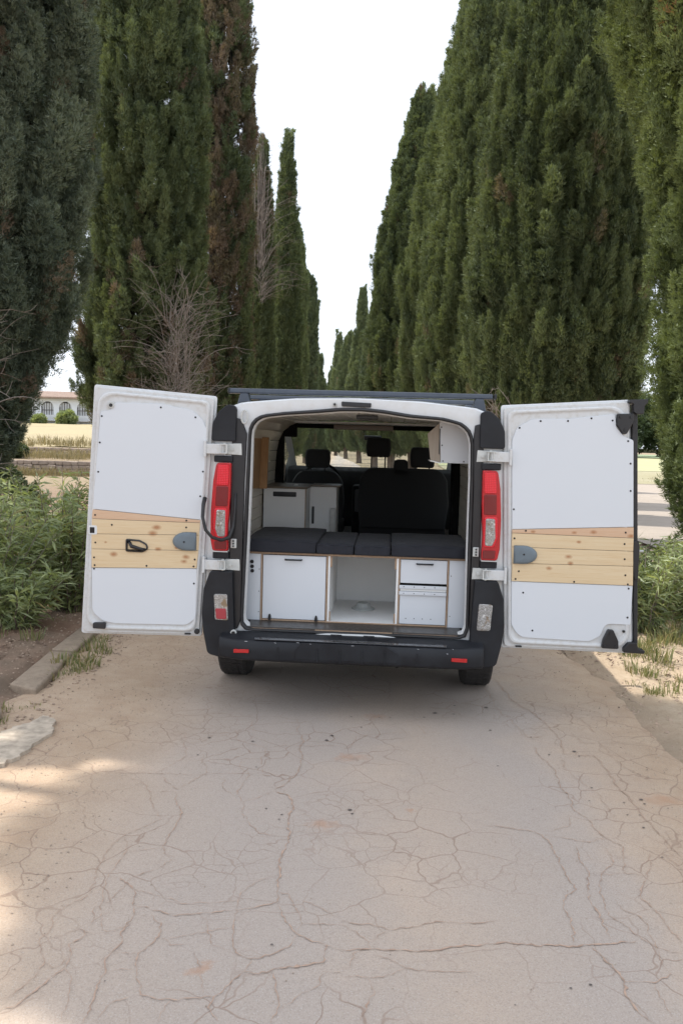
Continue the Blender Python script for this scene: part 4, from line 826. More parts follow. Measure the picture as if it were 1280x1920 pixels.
# ---------------- the van ----------------
VAN = empty('camper_van', (.085, 5.25, 0), R(-3.4)); tag(VAN, 'white camper van seen from behind with both rear doors swung open', 'van')
AP = [(-.715, .535), (.738, .535), (.737, .66), (.730, 1.55), (.721, 1.80), (.695, 1.862), (.640, 1.900), (.53, 1.925), (.33, 1.937), (.156, 1.961), (.03, 1.970), (-.113, 1.967), (-.274, 1.950), (-.45, 1.935), (-.60, 1.915), (-.655, 1.882), (-.682, 1.83), (-.690, 1.50), (-.712, .66)]
APr = rpoly(AP, [.09, .09]+[.3, .6, .12, .05, .06]+[.3]*7+[.06, .05, .12, .6, .3], 4)
def ray_hit(poly, c, a):
    best = None; dx, dz = math.cos(a), math.sin(a)
    for i in range(len(poly)):
        (x1, z1), (x2, z2) = poly[i-1], poly[i]; ex, ez = x2-x1, z2-z1; den = dx*ez-dz*ex
        if abs(den) < 1e-12: continue
        t = ((x1-c[0])*ez-(z1-c[1])*ex)/den; s = ((x1-c[0])*dz-(z1-c[1])*dx)/den
        if t > 0 and -1e-6 <= s <= 1+1e-6 and (best is None or t > best): best = t
    return (c[0]+dx*best, c[1]+dz*best)
BO = [(-.86, .40), (-.93, .50), (-.960, .80), (-.955, 1.1), (-.935, 1.5), (-.915, 1.78), (-.885, 1.90), (-.83, 1.965), (-.74, 2.000), (-.4, 2.032), (0, 2.042), (.4, 2.032), (.74, 2.000), (.83, 1.965), (.885, 1.90), (.915, 1.78), (.935, 1.5), (.955, 1.1), (.960, .80), (.93, .50), (.86, .40)]
cc = (0.01, 1.25); NA = 160; ang = [2*math.pi*k/NA+.01 for k in range(NA)]
apo = [ray_hit(APr, cc, a) for a in ang]; bo = [ray_hit(BO, cc, a) for a in ang]
def lerp2(a, b, t): return (a[0]+(b[0]-a[0])*t, a[1]+(b[1]-a[1])*t)
def off(pts, c, d): return [(x+(x-c[0])/math.hypot(x-c[0], z-c[1])*d, z+(z-c[1])/math.hypot(x-c[0], z-c[1])*d) for x, z in pts]
# outer skin: stations along the body
def half(y):
    """(x, z) of the half section at y"""
    P = [(.86, .40), (.93, .50), (.960, .80), (.955, 1.1), (.935, 1.5), (.915, 1.78), (.885, 1.90), (.83, 1.965), (.74, 2.000), (.4, 2.032), (0, 2.042)]
    zt = np.interp(y, [0, .1, 1, 3.1, 3.95, 4.55, 4.78, 4.86], [2.042, 2.05, 2.06, 2.03, 1.44, 1.22, .95, .70]); wk = np.interp(y, [0, .25, 3.2, 4.2, 4.7, 4.86], [.995, 1.0, 1.0, .97, .88, .74])
    zb = .34
    for yc in (.86, 3.98):
        if abs(y-yc) < .42: zb = max(zb, .30+math.sqrt(.42**2-(y-yc)**2))
    o = []
    for x, z in P:
        z2 = .75+(z-.75)*(zt-.75)/(2.042-.75) if z > .75 else z
        o.append((x*wk, max(z2, zb)))
    return o
st = [.03, .12, .30]+[.44, .52, .62, .74, .86, .98, 1.10, 1.20, 1.28]+[1.6, 2.0, 2.45, 2.9, 3.1, 3.38, 3.56, 3.64, 3.75, 3.86, 3.95, 4.1, 4.22, 4.32, 4.40, 4.55, 4.7, 4.78, 4.86]
body = MB(); scr = MB(); sidew = MB(); hs = [half(y) for y in st]; H_ = len(hs[0])
for i in range(len(st)-1):
    for k in range(H_-1):
        for s in (-1, 1):
            a, b, c, d = [(s*hs[i][k][0], st[i], hs[i][k][1]), (s*hs[i+1][k][0], st[i+1], hs[i+1][k][1]), (s*hs[i+1][k+1][0], st[i+1], hs[i+1][k+1][1]), (s*hs[i][k+1][0], st[i], hs[i][k+1][1])]
            tgt = body
            if 3.1 <= st[i] < 3.95 and k >= 7: tgt = scr
            elif 2.45 <= st[i] < 3.56 and k in (3, 4, 5): tgt = sidew
            tgt.add([a, b, c, d], [(0, 1, 2, 3)])
y_ = st[-1]; fr = [(x, y_, z) for x, z in hs[-1]]+[(-x, y_, z) for x, z in hs[-1][::-1][1:]]; body.add(fr, [tuple(range(len(fr)))])
def weld(o, smooth=True):
    bm = bmesh.new(); bm.from_mesh(o.data); bmesh.ops.delete(bm, geom=[v for v in bm.verts if not v.link_faces], context='VERTS'); bmesh.ops.remove_doubles(bm, verts=bm.verts, dist=1e-4); bmesh.ops.recalc_face_normals(bm, faces=bm.faces)
    for f in bm.faces: f.smooth = smooth
    bm.to_mesh(o.data); bm.free(); return o
# rear face of the body: from the opening out to the edge, rounded over
def ring(pts, y): return [(x, y, z) for x, z in pts]
rb = MB(); rb.loft([ring(off(apo, cc, -.006), .075), ring(off(apo, cc, -.006), .02), ring(off(apo, cc, .004), .004), ring([lerp2(a, b, .5) for a, b in zip(apo, bo)], 0), ring([lerp2(a, b, .90) for a, b in zip(apo, bo)], 0), ring([lerp2(a, b, .97) for a, b in zip(apo, bo)], .008), ring(bo, .031)])
body.add(rb.v, rb.f)
o = weld(body.build('body', M['paint'], VAN)); o.modifiers.new('e', 'EDGE_SPLIT').split_angle = R(35)
weld(scr.build('windscreen', M['glass'], VAN)); 
# left and right cab windows
for s in (-1, 1):
    m = MB(); keep = [f for f in sidew.f if s*sum(sidew.v[i][0] for i in f) > 0]; m.v = sidew.v; m.f = keep; weld(m.build('side_window', M['glass'], VAN))
seal = MB(); so_ = off(apo, cc, .012); seal.loft([[(x, -.004, z) for x, z in so_], [(x, -.022, z) for x, z in off(so_, cc, -.006)], [(x, -.026, z) for x, z in off(so_, cc, -.014)], [(x, -.018, z) for x, z in off(so_, cc, -.022)], [(x, .03, z) for x, z in off(so_, cc, -.022)]])
seal.build('door_seal', M['rubber'], VAN, smooth=True)
lip = MB(); lip.loft([[(x, .02, z) for x, z in off(so_, cc, -.0225)], [(x, .022, z) for x, z in off(so_, cc, -.030)], [(x, .10, z) for x, z in off(so_, cc, -.028)]]); lip.build('inner_lip', M['paint_dirty'], VAN, smooth=True)
# plastic on the pillars
for s in (-1, 1):
    def mir(pts, dx=0): return [(s*x+dx, z) for x, z in pts]
    ins = .718 if s < 0 else .748
    m = MB(); m.prism(mir([(ins, .60), (ins+.02, .54), (.80, .52), (.80, 1.0), (.795, 1.75), (.77, 1.90), (.735, 1.89), (ins-.02 if s > 0 else .70, 1.80), (ins-.008, 1.5)]), .01, -.014)
    m.build('shaded_pillar_trim', M['black'], VAN, bevel=.006)  # black also stands for the shadow between door seal and lamp
    m = MB(); m.prism(rpoly(mir([(.768, 1.748), (.925, 1.748), (.918, 1.86), (.880, 1.935), (.82, 1.985), (.765, 1.97)]), [.01, .02, .05, .06, .05, .03]), .05, -.035)
    m.build('upper_corner_cap', M['plastic'], VAN, bevel=.016, seg=3)
    m = MB(); m.prism(rpoly(mir([(.77, .918), (.915, .918), (.955, .80), (.966, .64), (.955, .52), (.925, .375), (.80, .345), (.752, .50)]), [.01, .03, .08, .1, .06, .04, .03, .02]), .06, -.055)
    m.build('bumper_corner', M['plastic'], VAN, bevel=.02, seg=3)
    m = MB(); m.prism(mir([(.935, .36), (.968, .50), (.972, .66), (.964, .80), (.945, .80), (.93, .40)]), .46, .05); m.build('bumper_side', M['plastic'], VAN, bevel=.008)
    # black blocks above and below the lamp
    m = MB(); m.box((s*.785, .02, 1.615), (s*.905, -.03, 1.655)); m.build('lamp_surround', M['plastic'], VAN, bevel=.006)
    m = MB(); m.box((s*.80, .02, .995), (s*.905, -.03, 1.04)); m.build('lamp_surround', M['plastic'], VAN, bevel=.006)
    # tail lamp
    T = lambda x, z: (s*(x+(1.615-z)*.018), z)
    def lampz(pts): return [T(*p) for p in pts]
    m = MB(); m.prism(rpoly(lampz([(.790, 1.612), (.885, 1.612), (.903, 1.50), (.912, 1.30), (.908, 1.12), (.893, 1.047), (.792, 1.047), (.798, 1.2), (.79, 1.4)]), [.01, .03, .1, .2, .08, .02, .015, .1, .1]), .03, -.05)
    L = m.build('tail_lamp', M['lens_red'], VAN, bevel=.014, seg=4); L['label'] = 'tall red tail lamp with clear indicator window'
    def pane(name, pts, mat, y0, y1, bv=.004, r=.01, par=L): q = MB(); q.prism(rpoly(pts, r), y0, y1); return q.build(name, mat, par, bevel=bv, seg=2)
    pane('brake_lens', lampz([(.802, 1.600), (.872, 1.600), (.880, 1.47), (.803, 1.47)]), M['lens_bright'], -.045, -.056)
    pane('lamp_lens', lampz([(.803, 1.462), (.880, 1.462), (.882, 1.335), (.803, 1.335)]), M['lens_dark'], -.045, -.054)
    pane('indicator_rim', lampz([(.806, 1.322), (.888, 1.322), (.890, 1.19), (.868, 1.130), (.804, 1.130)]), M['lens_bright'], -.045, -.057, .005, .016)
    pane('indicator_lens', lampz([(.815, 1.312), (.872, 1.312), (.878, 1.19), (.858, 1.140), (.813, 1.140)]), M['lens_clear'], -.05, -.063, .006, .014)
    pane('lamp_lens', lampz([(.802, 1.112), (.882, 1.112), (.876, 1.058), (.800, 1.058)]), M['lens_dark'], -.045, -.055)
    m = MB(); m.box((s*.803, -.045, 1.0405), (s*.905, -.052, 1.0465)); m.build('lamp_rim', M['steel'], L)
    # low lamp in the bumper corner
    lo_ = mir([(.800, .772), (.888, .768), (.878, .600), (.792, .598)]); m = MB(); m.prism(rpoly(lo_, .014), -.03, -.060)
    q = m.build('bumper_lamp', M['lens_clear'], VAN, bevel=.006); q['label'] = 'low lamp half clear half red' if s < 0 else 'low clear reversing lamp'
    if s < 0: pane('fog_lens', mir([(.806, .678), (.876, .676), (.868, .608), (.802, .608)]), M['lens_fog'], -.055, -.066, par=q)
    else: pane('lower_lens', mir([(.803, .672), (.877, .670), (.868, .610), (.800, .608)]), M['lens_clear'], -.055, -.067, par=q)
    # hinges
    for zc in (1.700, .957):
        m = MB(); hx = .728 if s < 0 else .752; m.prism(mir([(hx, zc-.038), (.83, zc-.034), (.83, zc+.034), (hx+.004, zc+.036)]), -.010, -.020)
        hg = m.build('hinge', M['steel'], VAN, bevel=.003); hg['label'] = 'painted steel hinge'
        m = MB(); m.box((s*.815, -.018, zc-.030), (s*.825, -.062, zc+.030)); m.box((s*.850, -.018, zc-.030), (s*.857, -.062, zc+.030)); m.box((s*.815, -.055, zc+.024), (s*.865, -.064, zc+.031)); m.box((s*.815, -.055, zc-.031), (s*.865, -.064, zc-.024)); m.build('hinge_loop', M['steel'], hg, bevel=.002)
        m = MB(); m.box((s*.838, -.030, zc-.034), (s*.965, -.052, zc+.030)); m.prism(mir([(.95, zc-.055), (.966, zc-.055), (.966, zc+.05), (.95, zc+.05)]), -.02, -.062); m.build('hinge_arm', M['paint_dirty'], hg, bevel=.004)
        m = MB(); m.cyl((s*.790, -.023, zc), (0, 1, 0), .011, .012, 10); m.cyl((s*.836, -.040, zc), (0, 0, 1), .008, .075, 8); m.build('hinge_bolt', M['steel'], hg)
    m = MB(); m.box((s*.752, -.015, 1.065), (s*.790, -.026, 1.125)); m.build('check_strap', M['steel'], VAN, bevel=.004)
    m = MB()
    for k in range(3): m.cyl((s*.772, -.028, 1.078+k*.017), (0, 1, 0), .006, .012, 8)
    m.build('strap_bolt', M['black'], VAN)
# header details
m = MB(); m.prism(rpoly([(-.105, 2.018), (.085, 2.012), (.082, 1.984), (-.102, 1.988)], .008), .01, -.012); m.build('high_brake_lamp', M['black'], VAN, bevel=.004)
m = MB(); m.cyl((-.146, -.006, 1.998), (0, 1, 0), .014, .012, 16); m.build('washer_jet', M['steel'], VAN, bevel=.002)
m = MB(); m.cyl((-.146, -.014, 1.998), (0, 1, 0), .008, .006, 12); m.build('washer_nozzle', M['black'], VAN)
m = MB(); m.tube([(-.715+.02*math.cos(a)-.0, -.022, 1.905+.042*math.sin(a)) for a in [k/12*6.283 for k in range(13)]], .006, 6); m.build('grab_loop', M['steel'], VAN)
# bumper
def bprof(x):
    e = max(0, (abs(x)-.62)/.22)**2*.06
    return [(-.03, .36), (-.165+e, .372), (-.182+e, .385), (-.186+e, .44), (-.180+e, .488), (-.160+e, .508), (-.02, .530)]
m = MB(); bx = [-.838, -.832, -.80, -.70, -.60, -.50, -.30, -.1, .1, .3, .5, .6, .70, .80, .832, .838]
rings = []
for i, x in enumerate(bx):
    pr = bprof(x)
    if i in (0, len(bx)-1): cy_, cz_ = -.1, .445; pr = [(cy_+(y-cy_)*.86, cz_+(z-cz_)*.86) for y, z in pr]
    rings.append([(x, y, z) for y, z in pr])
m.loft(rings, True, True); bmp = m.build('bumper', M['plastic'], VAN, bevel=.006)
q = NT('wet_plastic'); q.set(Base_Color=(.03, .032, .038), Roughness=q.mr(q.noise(12, 5), .4, .6, .08, .5), Coat_Weight=.6); q.bump(q.noise(60, 3), .3, .003); M['wet'] = q.m
m = MB(); m.prism(rpoly([(-.30, .505), (.22, .505), (.30, .46), (.30, .40), (-.34, .40), (-.34, .46)], .015), -.178, -.188); m.build('step_pad', M['plastic'], bmp, bevel=.002)
m = MB()
for x in (-.45, -.20, -.06, .08, .22, .42): m.box((x-.004, -.186, .388), (x+.004, -.1935 if abs(x) < .3 else -.188, .47))
m.build('bumper_rib', M['plastic'], bmp)
m = MB(); m.prismz([(-.60, -.17), (.60, -.17), (.62, -.05), (-.62, -.05)], .508, .5145); m.build('bumper_tread', M['wet'], bmp, bevel=.002)
for s in (-1, 1):
    m = MB(); m.prism(rpoly([(s*.632, .449), (s*.728, .447), (s*.728, .425), (s*.632, .427)], .003), -.17, -.192); m.build('reflector', M['reflector'], bmp, bevel=.002)
m = MB(); m.cyl((-.754, -.060, .522), (0, 1, 0), .020, .02, 18); m.build('socket_ring', M['steel'], VAN, bevel=.003)
m = MB(); m.cyl((-.754, -.072, .522), (0, 1, 0), .012, .012, 14); m.build('socket', M['black'], VAN)
# drips and flecks of water on the bumper edge
g = random.Random(2); m = MB()
for i in range(9):
    x = g.uniform(-.7, .7); z = g.choice([.505, .500, .496, .474]); w_ = g.uniform(.002, .009); m.box((x-w_, -.187, z), (x+w_, -.1905, z+g.uniform(.001, .0022)))
m.build('water_drop', plain('water', (.55, .56, .58), .08, .05, 20), bmp)['kind'] = 'stuff'
# sill, latch plate
m = MB(); m.box((-.69, .22, .536), (.71, .012, .553)); m.build('sill_board', M['sill_board'], VAN, bevel=.002)
m = MB(); m.box((-.235, .008, .540), (.262, -.006, .549)); m.box((-.66, .009, .538), (-.24, .006, .545)); m.box((.27, .009, .538), (.69, .006, .545)); m.build('sill_edge', M['ply_edge'], VAN)
m = MB(); m.prism([(-.245, .526), (-.15, .536), (.18, .538), (.285, .528), (.19, .512), (.06, .516), (-.02, .510), (-.16, .514)], -.026, -.036); m.build('latch_plate', M['paint'], VAN, bevel=.003)
for x in (-.095, .115):
    m = MB(); m.box((x-.035, -.034, .517), (x+.035, -.044, .533)); m.cyl((x, -.046, .525), (0, 1, 0), .008, .014, 10); m.build('striker', M['black'], VAN, bevel=.002)
# underbody, wheels
m = MB(); m.box((-.80, .05, .40), (.80, 4.5, .52)); m.box((-.55, .55, .30), (.55, .75, .40)); m.tube([(-.86, .86, .33), (.86, .86, .33)], .04, 8); m.box((-.42, .15, .325), (-.30, .25, .40)); m.box((.50, .12, .345), (.62, .24, .40)); m.tube([(.3, .0, .35), (.3, 1.8, .36)], .03, 8); m.build('underbody', M['underbody'], VAN)
def wheel():
    m = MB(); prof = [(.20, -.085), (.27, -.10), (.305, -.106), (.328, -.098), (.336, -.08), (.338, 0), (.336, .08), (.328, .098), (.305, .106), (.27, .10), (.20, .085)]
    rings = []
    for k in range(48):
        a = k/48*6.283; rings.append([(x, math.cos(a)*r, math.sin(a)*r) for r, x in prof])
    m.loft(rings+[rings[0]], True); ty = m.build('tyre', M['tyre'], VAN, smooth=True)
    tr = MB()
    for xx in (-.062, -.021, .021, .062):
        for k in range(60):
            a = k/60*6.283+(.03 if xx > 0 else 0); da = .043; r0, r1 = .334, .3405
            P = [(xx+dx, math.cos(a+q)*r, math.sin(a+q)*r) for r in (r0, r1) for dx, q in ((-.017, -da), (.017, -da), (.017, da), (-.017, da))]
            tr.add(P, [(4, 5, 6, 7), (0, 1, 5, 4), (1, 2, 6, 5), (2, 3, 7, 6), (3, 0, 4, 7)])
    tr.build('tread', M['tyre'], ty)['kind'] = 'stuff'
    m = MB(); m.cyl((0, 0, 0), (1, 0, 0), .205, .15, 28); m.cyl((.06, 0, 0), (1, 0, 0), .05, .1, 12); m.build('rim', M['rim'], ty, bevel=.01); return ty
w0 = wheel(); first = True
for x, y in ((-.885, .86), (.885, .86), (-.86, 3.98), (.86, 3.98)):
    c = w0 if first else copy_tree(w0, VAN); first = False; c.location = (x, y, .337)
# roof bars
for yb, zt in ((.45, 2.113), (1.25, 2.112)):
    m = MB(); m.prismx(rpoly([(yb-.035, zt-.036), (yb+.035, zt-.036), (yb+.03, zt), (yb-.03, zt)], .012), -.902, .888); b_ = m.build('roof_bar', M['bar'], VAN, bevel=.004)
    for s in (-1, 1):
        m = MB(); xc = s*.80; m.prism([(xc-.052, 1.975), (xc+.052, 1.975), (xc+.028, zt-.034), (xc-.028, zt-.034)], yb-.04, yb+.04); m.build('bar_foot', M['bar'], b_, bevel=.01)
        m = MB(); m.box((s*.9, yb-.037, zt-.037), (s*.915, yb+.037, zt+.001)); m.build('end_cap', M['black'], b_, bevel=.006)
# ---------------- rear doors ----------------
def inset(pts, d):
    n = len(pts); o = []; A = sum(pts[i-1][0]*pts[i][1]-pts[i][0]*pts[i-1][1] for i in range(n)); sg = 1 if A > 0 else -1
    for i in range(n):
        p, a, b = Vector(pts[i]), Vector(pts[i-1]), Vector(pts[(i+1) % n]); e1 = (p-a).normalized(); e2 = (b-p).normalized()
        n1 = Vector((-e1.y, e1.x))*sg; n2 = Vector((-e2.y, e2.x))*sg; q = (n1+n2); q = q/max(.3, q.dot(n1)); o.append(tuple(p+q*d))
    return o
def rear_door(sd, hinge, tip, OUT, up_poly, lines, low_poly, knots, screws, label, pink):
    hx, hy = hinge; dx, dy = tip[0]-hx, tip[1]-hy; ang_ = math.atan2(dy, dx)
    f = 1 if sd < 0 else -1           # local +y faces the camera on the left door, -y on the right
    Y = lambda d: f*d
    r4 = rpoly(OUT, [.02]*len(OUT)); m = MB(); m.prism(r4, Y(-.062), Y(-.040))
    D = m.build('rear_door', M['paint'], VAN, bevel=.005); D.location = (hx, hy, 0); D.rotation_euler = (0, 0, ang_); D['label'] = label
    fr = MB(); i1 = rpoly(inset(OUT, .014), .03); fr.prism(i1, Y(-.041), Y(-.018)); fr.build('door_flange', M['paint_dirty'], D, bevel=.006, seg=3)
    # pressed inner panel with a rounded shoulder
    base = inset(OUT, .036); rr = [.05, .07, .11, .11]
    ins_ = MB(); R0 = rpoly(base, rr, 8); R1 = rpoly(inset(base, .008), rr, 8); R2 = rpoly(inset(base, .016), rr, 8); R3 = rpoly(inset(base, .026), rr, 8); R4 = rpoly(inset(base, .032), rr, 8)
    ins_.loft([[(x, Y(d), z) for x, z in rg] for rg, d in ((R0, -.019), (R0, -.006), (R1, .001), (R2, .001), (R3, -.006), (R4, -.008))], True, False)
    nn = len(ins_.v)-len(R4); ins_.f.append(tuple(range(nn, nn+len(R4)))); ins_.build('inner_pressing', M['paint_dirty'], D, bevel=0, smooth=False)
    P = lambda name, pts, mat, d0, d1, bv=.0012, seg=1, par=D: (lambda q: (q.prism(pts, Y(d0), Y(d1)), q.build(name, mat, par, bevel=bv, seg=seg))[1])(MB())
    P('white_panel', up_poly, M['panel'], -.012, .0025); P('white_panel', low_poly, M['panel'], -.012, .0025)
    for i in range(4):
        (a0, a1), (b0, b1) = lines[i], lines[i+1]; gp = .0012
        kn = knots if True else ()
        mt = pine('pine_pink' if i == 0 else 'pine_plank', (.60, .42, .28) if i == 0 else (.66, .525, .335), (.48, .235, .11) if i == 0 else (.52, .33, .15), [k for k in knots if min(b0[1], b1[1])-.02 < k[1] < max(a0[1], a1[1])+.02], 'X', seed=i+(7 if sd > 0 else 0))
        P('plank', [(a0[0], a0[1]-gp), (a1[0], a1[1]-gp), (b1[0], b1[1]+gp), (b0[0], b0[1]+gp)], mt, -.012, .007)
    sme = None
    for (sx, sz) in screws:
        if sme is None:
            q = MB(); q.tube([(0, 0, 0), (0, f*.0025, 0), (0, f*.004, 0)], [.0062, .0058, .003], 10); sme = c = q.build('screw', M['screw'], D)
        else: c = sme.copy(); COL.objects.link(c); c.parent = D
        wood = lines[4][0][1] < sz < max(lines[0][0][1], lines[0][1][1]); c.location = (sx, f*(.0068 if wood else .0023), sz)
    return D, P, Y
def dome(name, outline, c, d0, d1, Y, mat, par):
    m = MB(); m.loft([[(c[0]+(x-c[0])*k, Y(d), c[1]+(z-c[1])*k) for x, z in outline] for k, d in ((1, d0), (1, d0+(d1-d0)*.45), (.93, d0+(d1-d0)*.8), (.75, d0+(d1-d0)*.95), (.4, d1))], True, True); return m.build(name, mat, par, smooth=True)
LO = [(-.012, 2.036), (.035, .474), (.803, .478), (.723, 2.090)]; LO = [(-.055, 2.032), (.024, .474), (.803, .478), (.723, 2.086)]
lw = [((.719, 1.293), (.036, 1.241)), ((.724, 1.232), (.037, 1.222)), ((.726, 1.135), (.042, 1.143)), ((.726, 1.038), (.045, 1.043)), ((.724, .917), (.056, .927))]
KNL = [(.315, 1.187, .017), (.338, 1.147, .019), (.303, 1.047, .013), (.186, 1.058, .008), (.586, 1.006, .016), (.127, 1.000, .015), (.137, .971, .013), (.638, 1.083, .007)]
SCL = [(0.294, 1.95), (0.664, 1.885), (0.076, 1.894), (0.676, 1.718), (0.016, 1.741), (0.685, 1.532), (0.024, 1.551), (0.039, 1.393), (0.703, 1.257), (0.124, 1.235), (0.597, 1.196), (0.125, 1.191), (0.701, 1.08), (0.125, 1.101), (0.709, 0.984), (0.068, 0.985), (0.705, 0.934), (0.375, 0.937), (0.075, 0.94), (0.71, 0.91), (0.072, 0.828)]
SCR = [(0.062, 1.882), (0.189, 1.927), (0.356, 1.932), (0.498, 1.952), (0.627, 1.942), (0.729, 1.818), (0.751, 1.68), (0.761, 1.511), (0.049, 1.374), (0.129, 1.242), (0.744, 1.251), (0.061, 1.192), (0.741, 1.179), (0.747, 1.084), (0.097, 0.985), (0.757, 0.983), (0.079, 0.935), (0.443, 0.93), (0.775, 0.926), (0.783, 0.899), (0.131, 0.849), (0.786, 0.715), (0.2, 0.609), (0.121, 1.094)]
upL = rpoly([(.719, 1.295), (.036, 1.243), (.020, 1.5), (.004, 1.82), (.034, 1.885), (.106, 1.940), (.303, 1.972), (.586, 1.973), (.606, 1.925), (.672, 1.913)], [0, 0, .3, .06, .08, .1, .2, .03, .03, .02], 3)
loL = rpoly([(.724, .915), (.056, .925), (.058, .60), (.115, .556), (.572, .556), (.655, .572), (.720, .63)], [0, 0, .05, .07, .1, .06, .07], 4)
DL, P, Y = rear_door(-1, (-.95, -.03), (-1.73, -.10), LO, upL, lw, loL, KNL, SCL, 'left rear door open, inside face with black pull handle', True)
dome('catch_cover', [(.059, 1.043), (.059, 1.160)]+[(.12+.089*math.sin(a), 1.102+.060*math.cos(a)) for a in [k/10*math.pi for k in range(11)]], (.115, 1.102), .006, .032, Y, M['greyshell'], DL)
m = MB(); m.cyl((.134, Y(.032), 1.100), (0, 1, 0), .006, .006, 10); m.build('cover_screw', M['screw'], DL)
hpts = rpoly([(.507, 1.110), (.507, 1.027), (.40, 1.024), (.362, 1.045), (.372, 1.080), (.42, 1.104)], [.012, .012, .03, .03, .05, .04], 4); ho = inset(hpts, .008); hi = inset(hpts, .018)
m = MB(); m.loft([[(x, Y(d), z) for x, z in rg] for rg, d in ((hpts, .006), (hpts, .017), (ho, .019), (ho, .015), (hi, -.004))], True, False); nn = len(hpts); m.f.append(tuple(range(4*nn, 5*nn))); hd = m.build('door_pull', M['black'], DL, smooth=False)
m = MB(); m.tube([(.49, Y(.006), 1.095), (.47, Y(.016), 1.062), (.40, Y(.018), 1.043), (.385, Y(.008), 1.045)], [.010, .012, .010, .006], 8); m.build('release_lever', M['black'], hd, smooth=True)
P('lock_plate', rpoly([(.69, 1.19), (.745, 1.19), (.745, 1.13), (.69, 1.13)], .012), M['paint'], .0, .0085, .002); P('lock_slot', rpoly([(.706, 1.178), (.736, 1.178), (.736, 1.140), (.706, 1.140)], .004), M['screw'], .0, .0095, .001)
P('rubber_stop', rpoly([(.634, .562), (.713, .560), (.713, .524), (.634, .522)], .008), M['rubber'], -.01, .022, .004)
m = MB(); m.cyl((.606, Y(.003), 1.955), (0, 1, 0), .021, .014, 18); m.build('grommet', M['steel'], DL, bevel=.003); m = MB(); m.cyl((.606, Y(.010), 1.955), (0, 1, 0), .011, .008, 14); m.build('grommet_hole', M['rubber'], DL)
m = MB(); m.cyl((.050, Y(-.006), .513), (0, 1, 0), .018, .014, 18); m.build('drain_plug', M['rubber'], DL, bevel=.003)
P('edge_clip', rpoly([(.09, .500), (.13, .500), (.13, .490), (.09, .490)], .004), M['rubber'], -.02, -.005, .001)
RO = [(-.052, 2.020), (.015, .482), (.848, .476), (.740, 2.075)]
rw = [((.791, 1.286), (.045, 1.247)), ((.795, 1.217), (.046, 1.225)), ((.797, 1.135), (.046, 1.137)), ((.802, 1.041), (.055, 1.034)), ((.807, .918), (.056, .920))]
KNR = [(.172, 1.238, .010), (.429, 1.240, .010), (.547, 1.246, .013), (.778, 1.230, .012), (.461, 1.182, .009), (.398, 1.087, .014), (.414, 1.046, .012), (.284, 1.010, .012)]
upR = rpoly([(.791, 1.288), (.045, 1.249), (.020, 1.80), (.046, 1.885), (.14, 1.938), (.354, 1.944), (.640, 1.981), (.652, 1.90), (.703, 1.845), (.761, 1.825)], [0, 0, .08, .08, .08, .2, .02, .05, .04, .02], 4)
loR = rpoly([(.807, .916), (.056, .918), (.067, .64), (.12, .563), (.555, .553), (.625, .590), (.650, .67), (.808, .669)], [0, 0, .08, .1, .06, .05, .05, .01], 4)
DR, P, Y = rear_door(1, (.945, -.03), (1.80, -.02), RO, upR, rw, loR, KNR, SCR, 'right rear door open, black latch gear along its outer edge', True)
dome('catch_cover', [(.060, 1.034), (.060, 1.148)]+[(.12+.085*math.sin(a), 1.091+.058*math.cos(a)) for a in [k/10*math.pi for k in range(11)]], (.115, 1.091), .006, .032, Y, M['greyshell'], DR)
m = MB(); m.cyl((.120, Y(.032), 1.095), (0, 1, 0), .006, .006, 10); m.build('cover_screw', M['screw'], DR)
P('latch_bracket', rpoly([(.649, 1.984), (.752, 1.986), (.748, 1.93), (.715, 1.862), (.690, 1.860), (.652, 1.915)], .012), M['black'], -.01, .020, .005, 2)
P('latch_bracket', rpoly([(.630, .516), (.738, .514), (.734, .565), (.700, .634), (.668, .636), (.640, .57)], .012), M['black'], -.01, .022, .005, 2)
m = MB()
for x, z in ((.67, 1.965), (.735, 1.965), (.703, 1.885), (.652, .53), (.72, .528), (.684, .61)): m.cyl((x, Y(.022), z), (0, 1, 0), .009, .01, 10)
m.build('bracket_bolt', M['rubber'], DR)
P('edge_seal', [(.746, 2.00), (.782, 2.00), (.866, .52), (.843, .50)], M['rubber'], -.062, -.012, .006, 2)
P('rod_guide', rpoly([(.722, 2.072), (.835, 2.078), (.833, 2.055), (.815, 2.035), (.812, 1.985), (.768, 1.985), (.752, 1.995), (.748, 2.045), (.722, 2.055)], .006), M['black'], -.055, .012, .005, 2)
P('rod_guide', rpoly([(.770, .520), (.800, .555), (.850, .56), (.862, .52), (.905, .508), (.900, .488), (.770, .492)], .008), M['black'], -.055, .015, .005, 2)
P('centre_lock', rpoly([(.797, 1.20), (.828, 1.20), (.836, 1.16), (.836, 1.04), (.838, .955), (.815, .955), (.804, 1.03)], .006), M['black'], -.05, .008, .004, 2)
m = MB(); m.cyl((.842, Y(-.02), 1.135), (1, 0, 0), .008, .05, 10); m.build('lock_pin', M['steel'], DR)
m = MB(); m.cyl((.768, Y(.0), .625), (0, 1, 0), .008, .01, 10); m.build('bracket_bolt', M['screw'], DR)
P('edge_clip', rpoly([(.10, .506), (.14, .506), (.14, .496), (.10, .496)], .004), M['rubber'], -.02, -.005, .001)
m = MB(); m.tube([(-.952, -.06, 1.385), (-.955, -.09, 1.345), (-.950, -.13, 1.27), (-.925, -.15, 1.19), (-.885, -.145, 1.145), (-.835, -.11, 1.125), (-.795, -.055, 1.135), (-.775, -.028, 1.20), (-.768, -.02, 1.30), (-.765, -.018, 1.42)], [.014, .012, .0105, .0105, .0105, .0115, .014, .012, .010, .008], 10); m.build('cable_hose', M['rubber'], VAN, smooth=True)
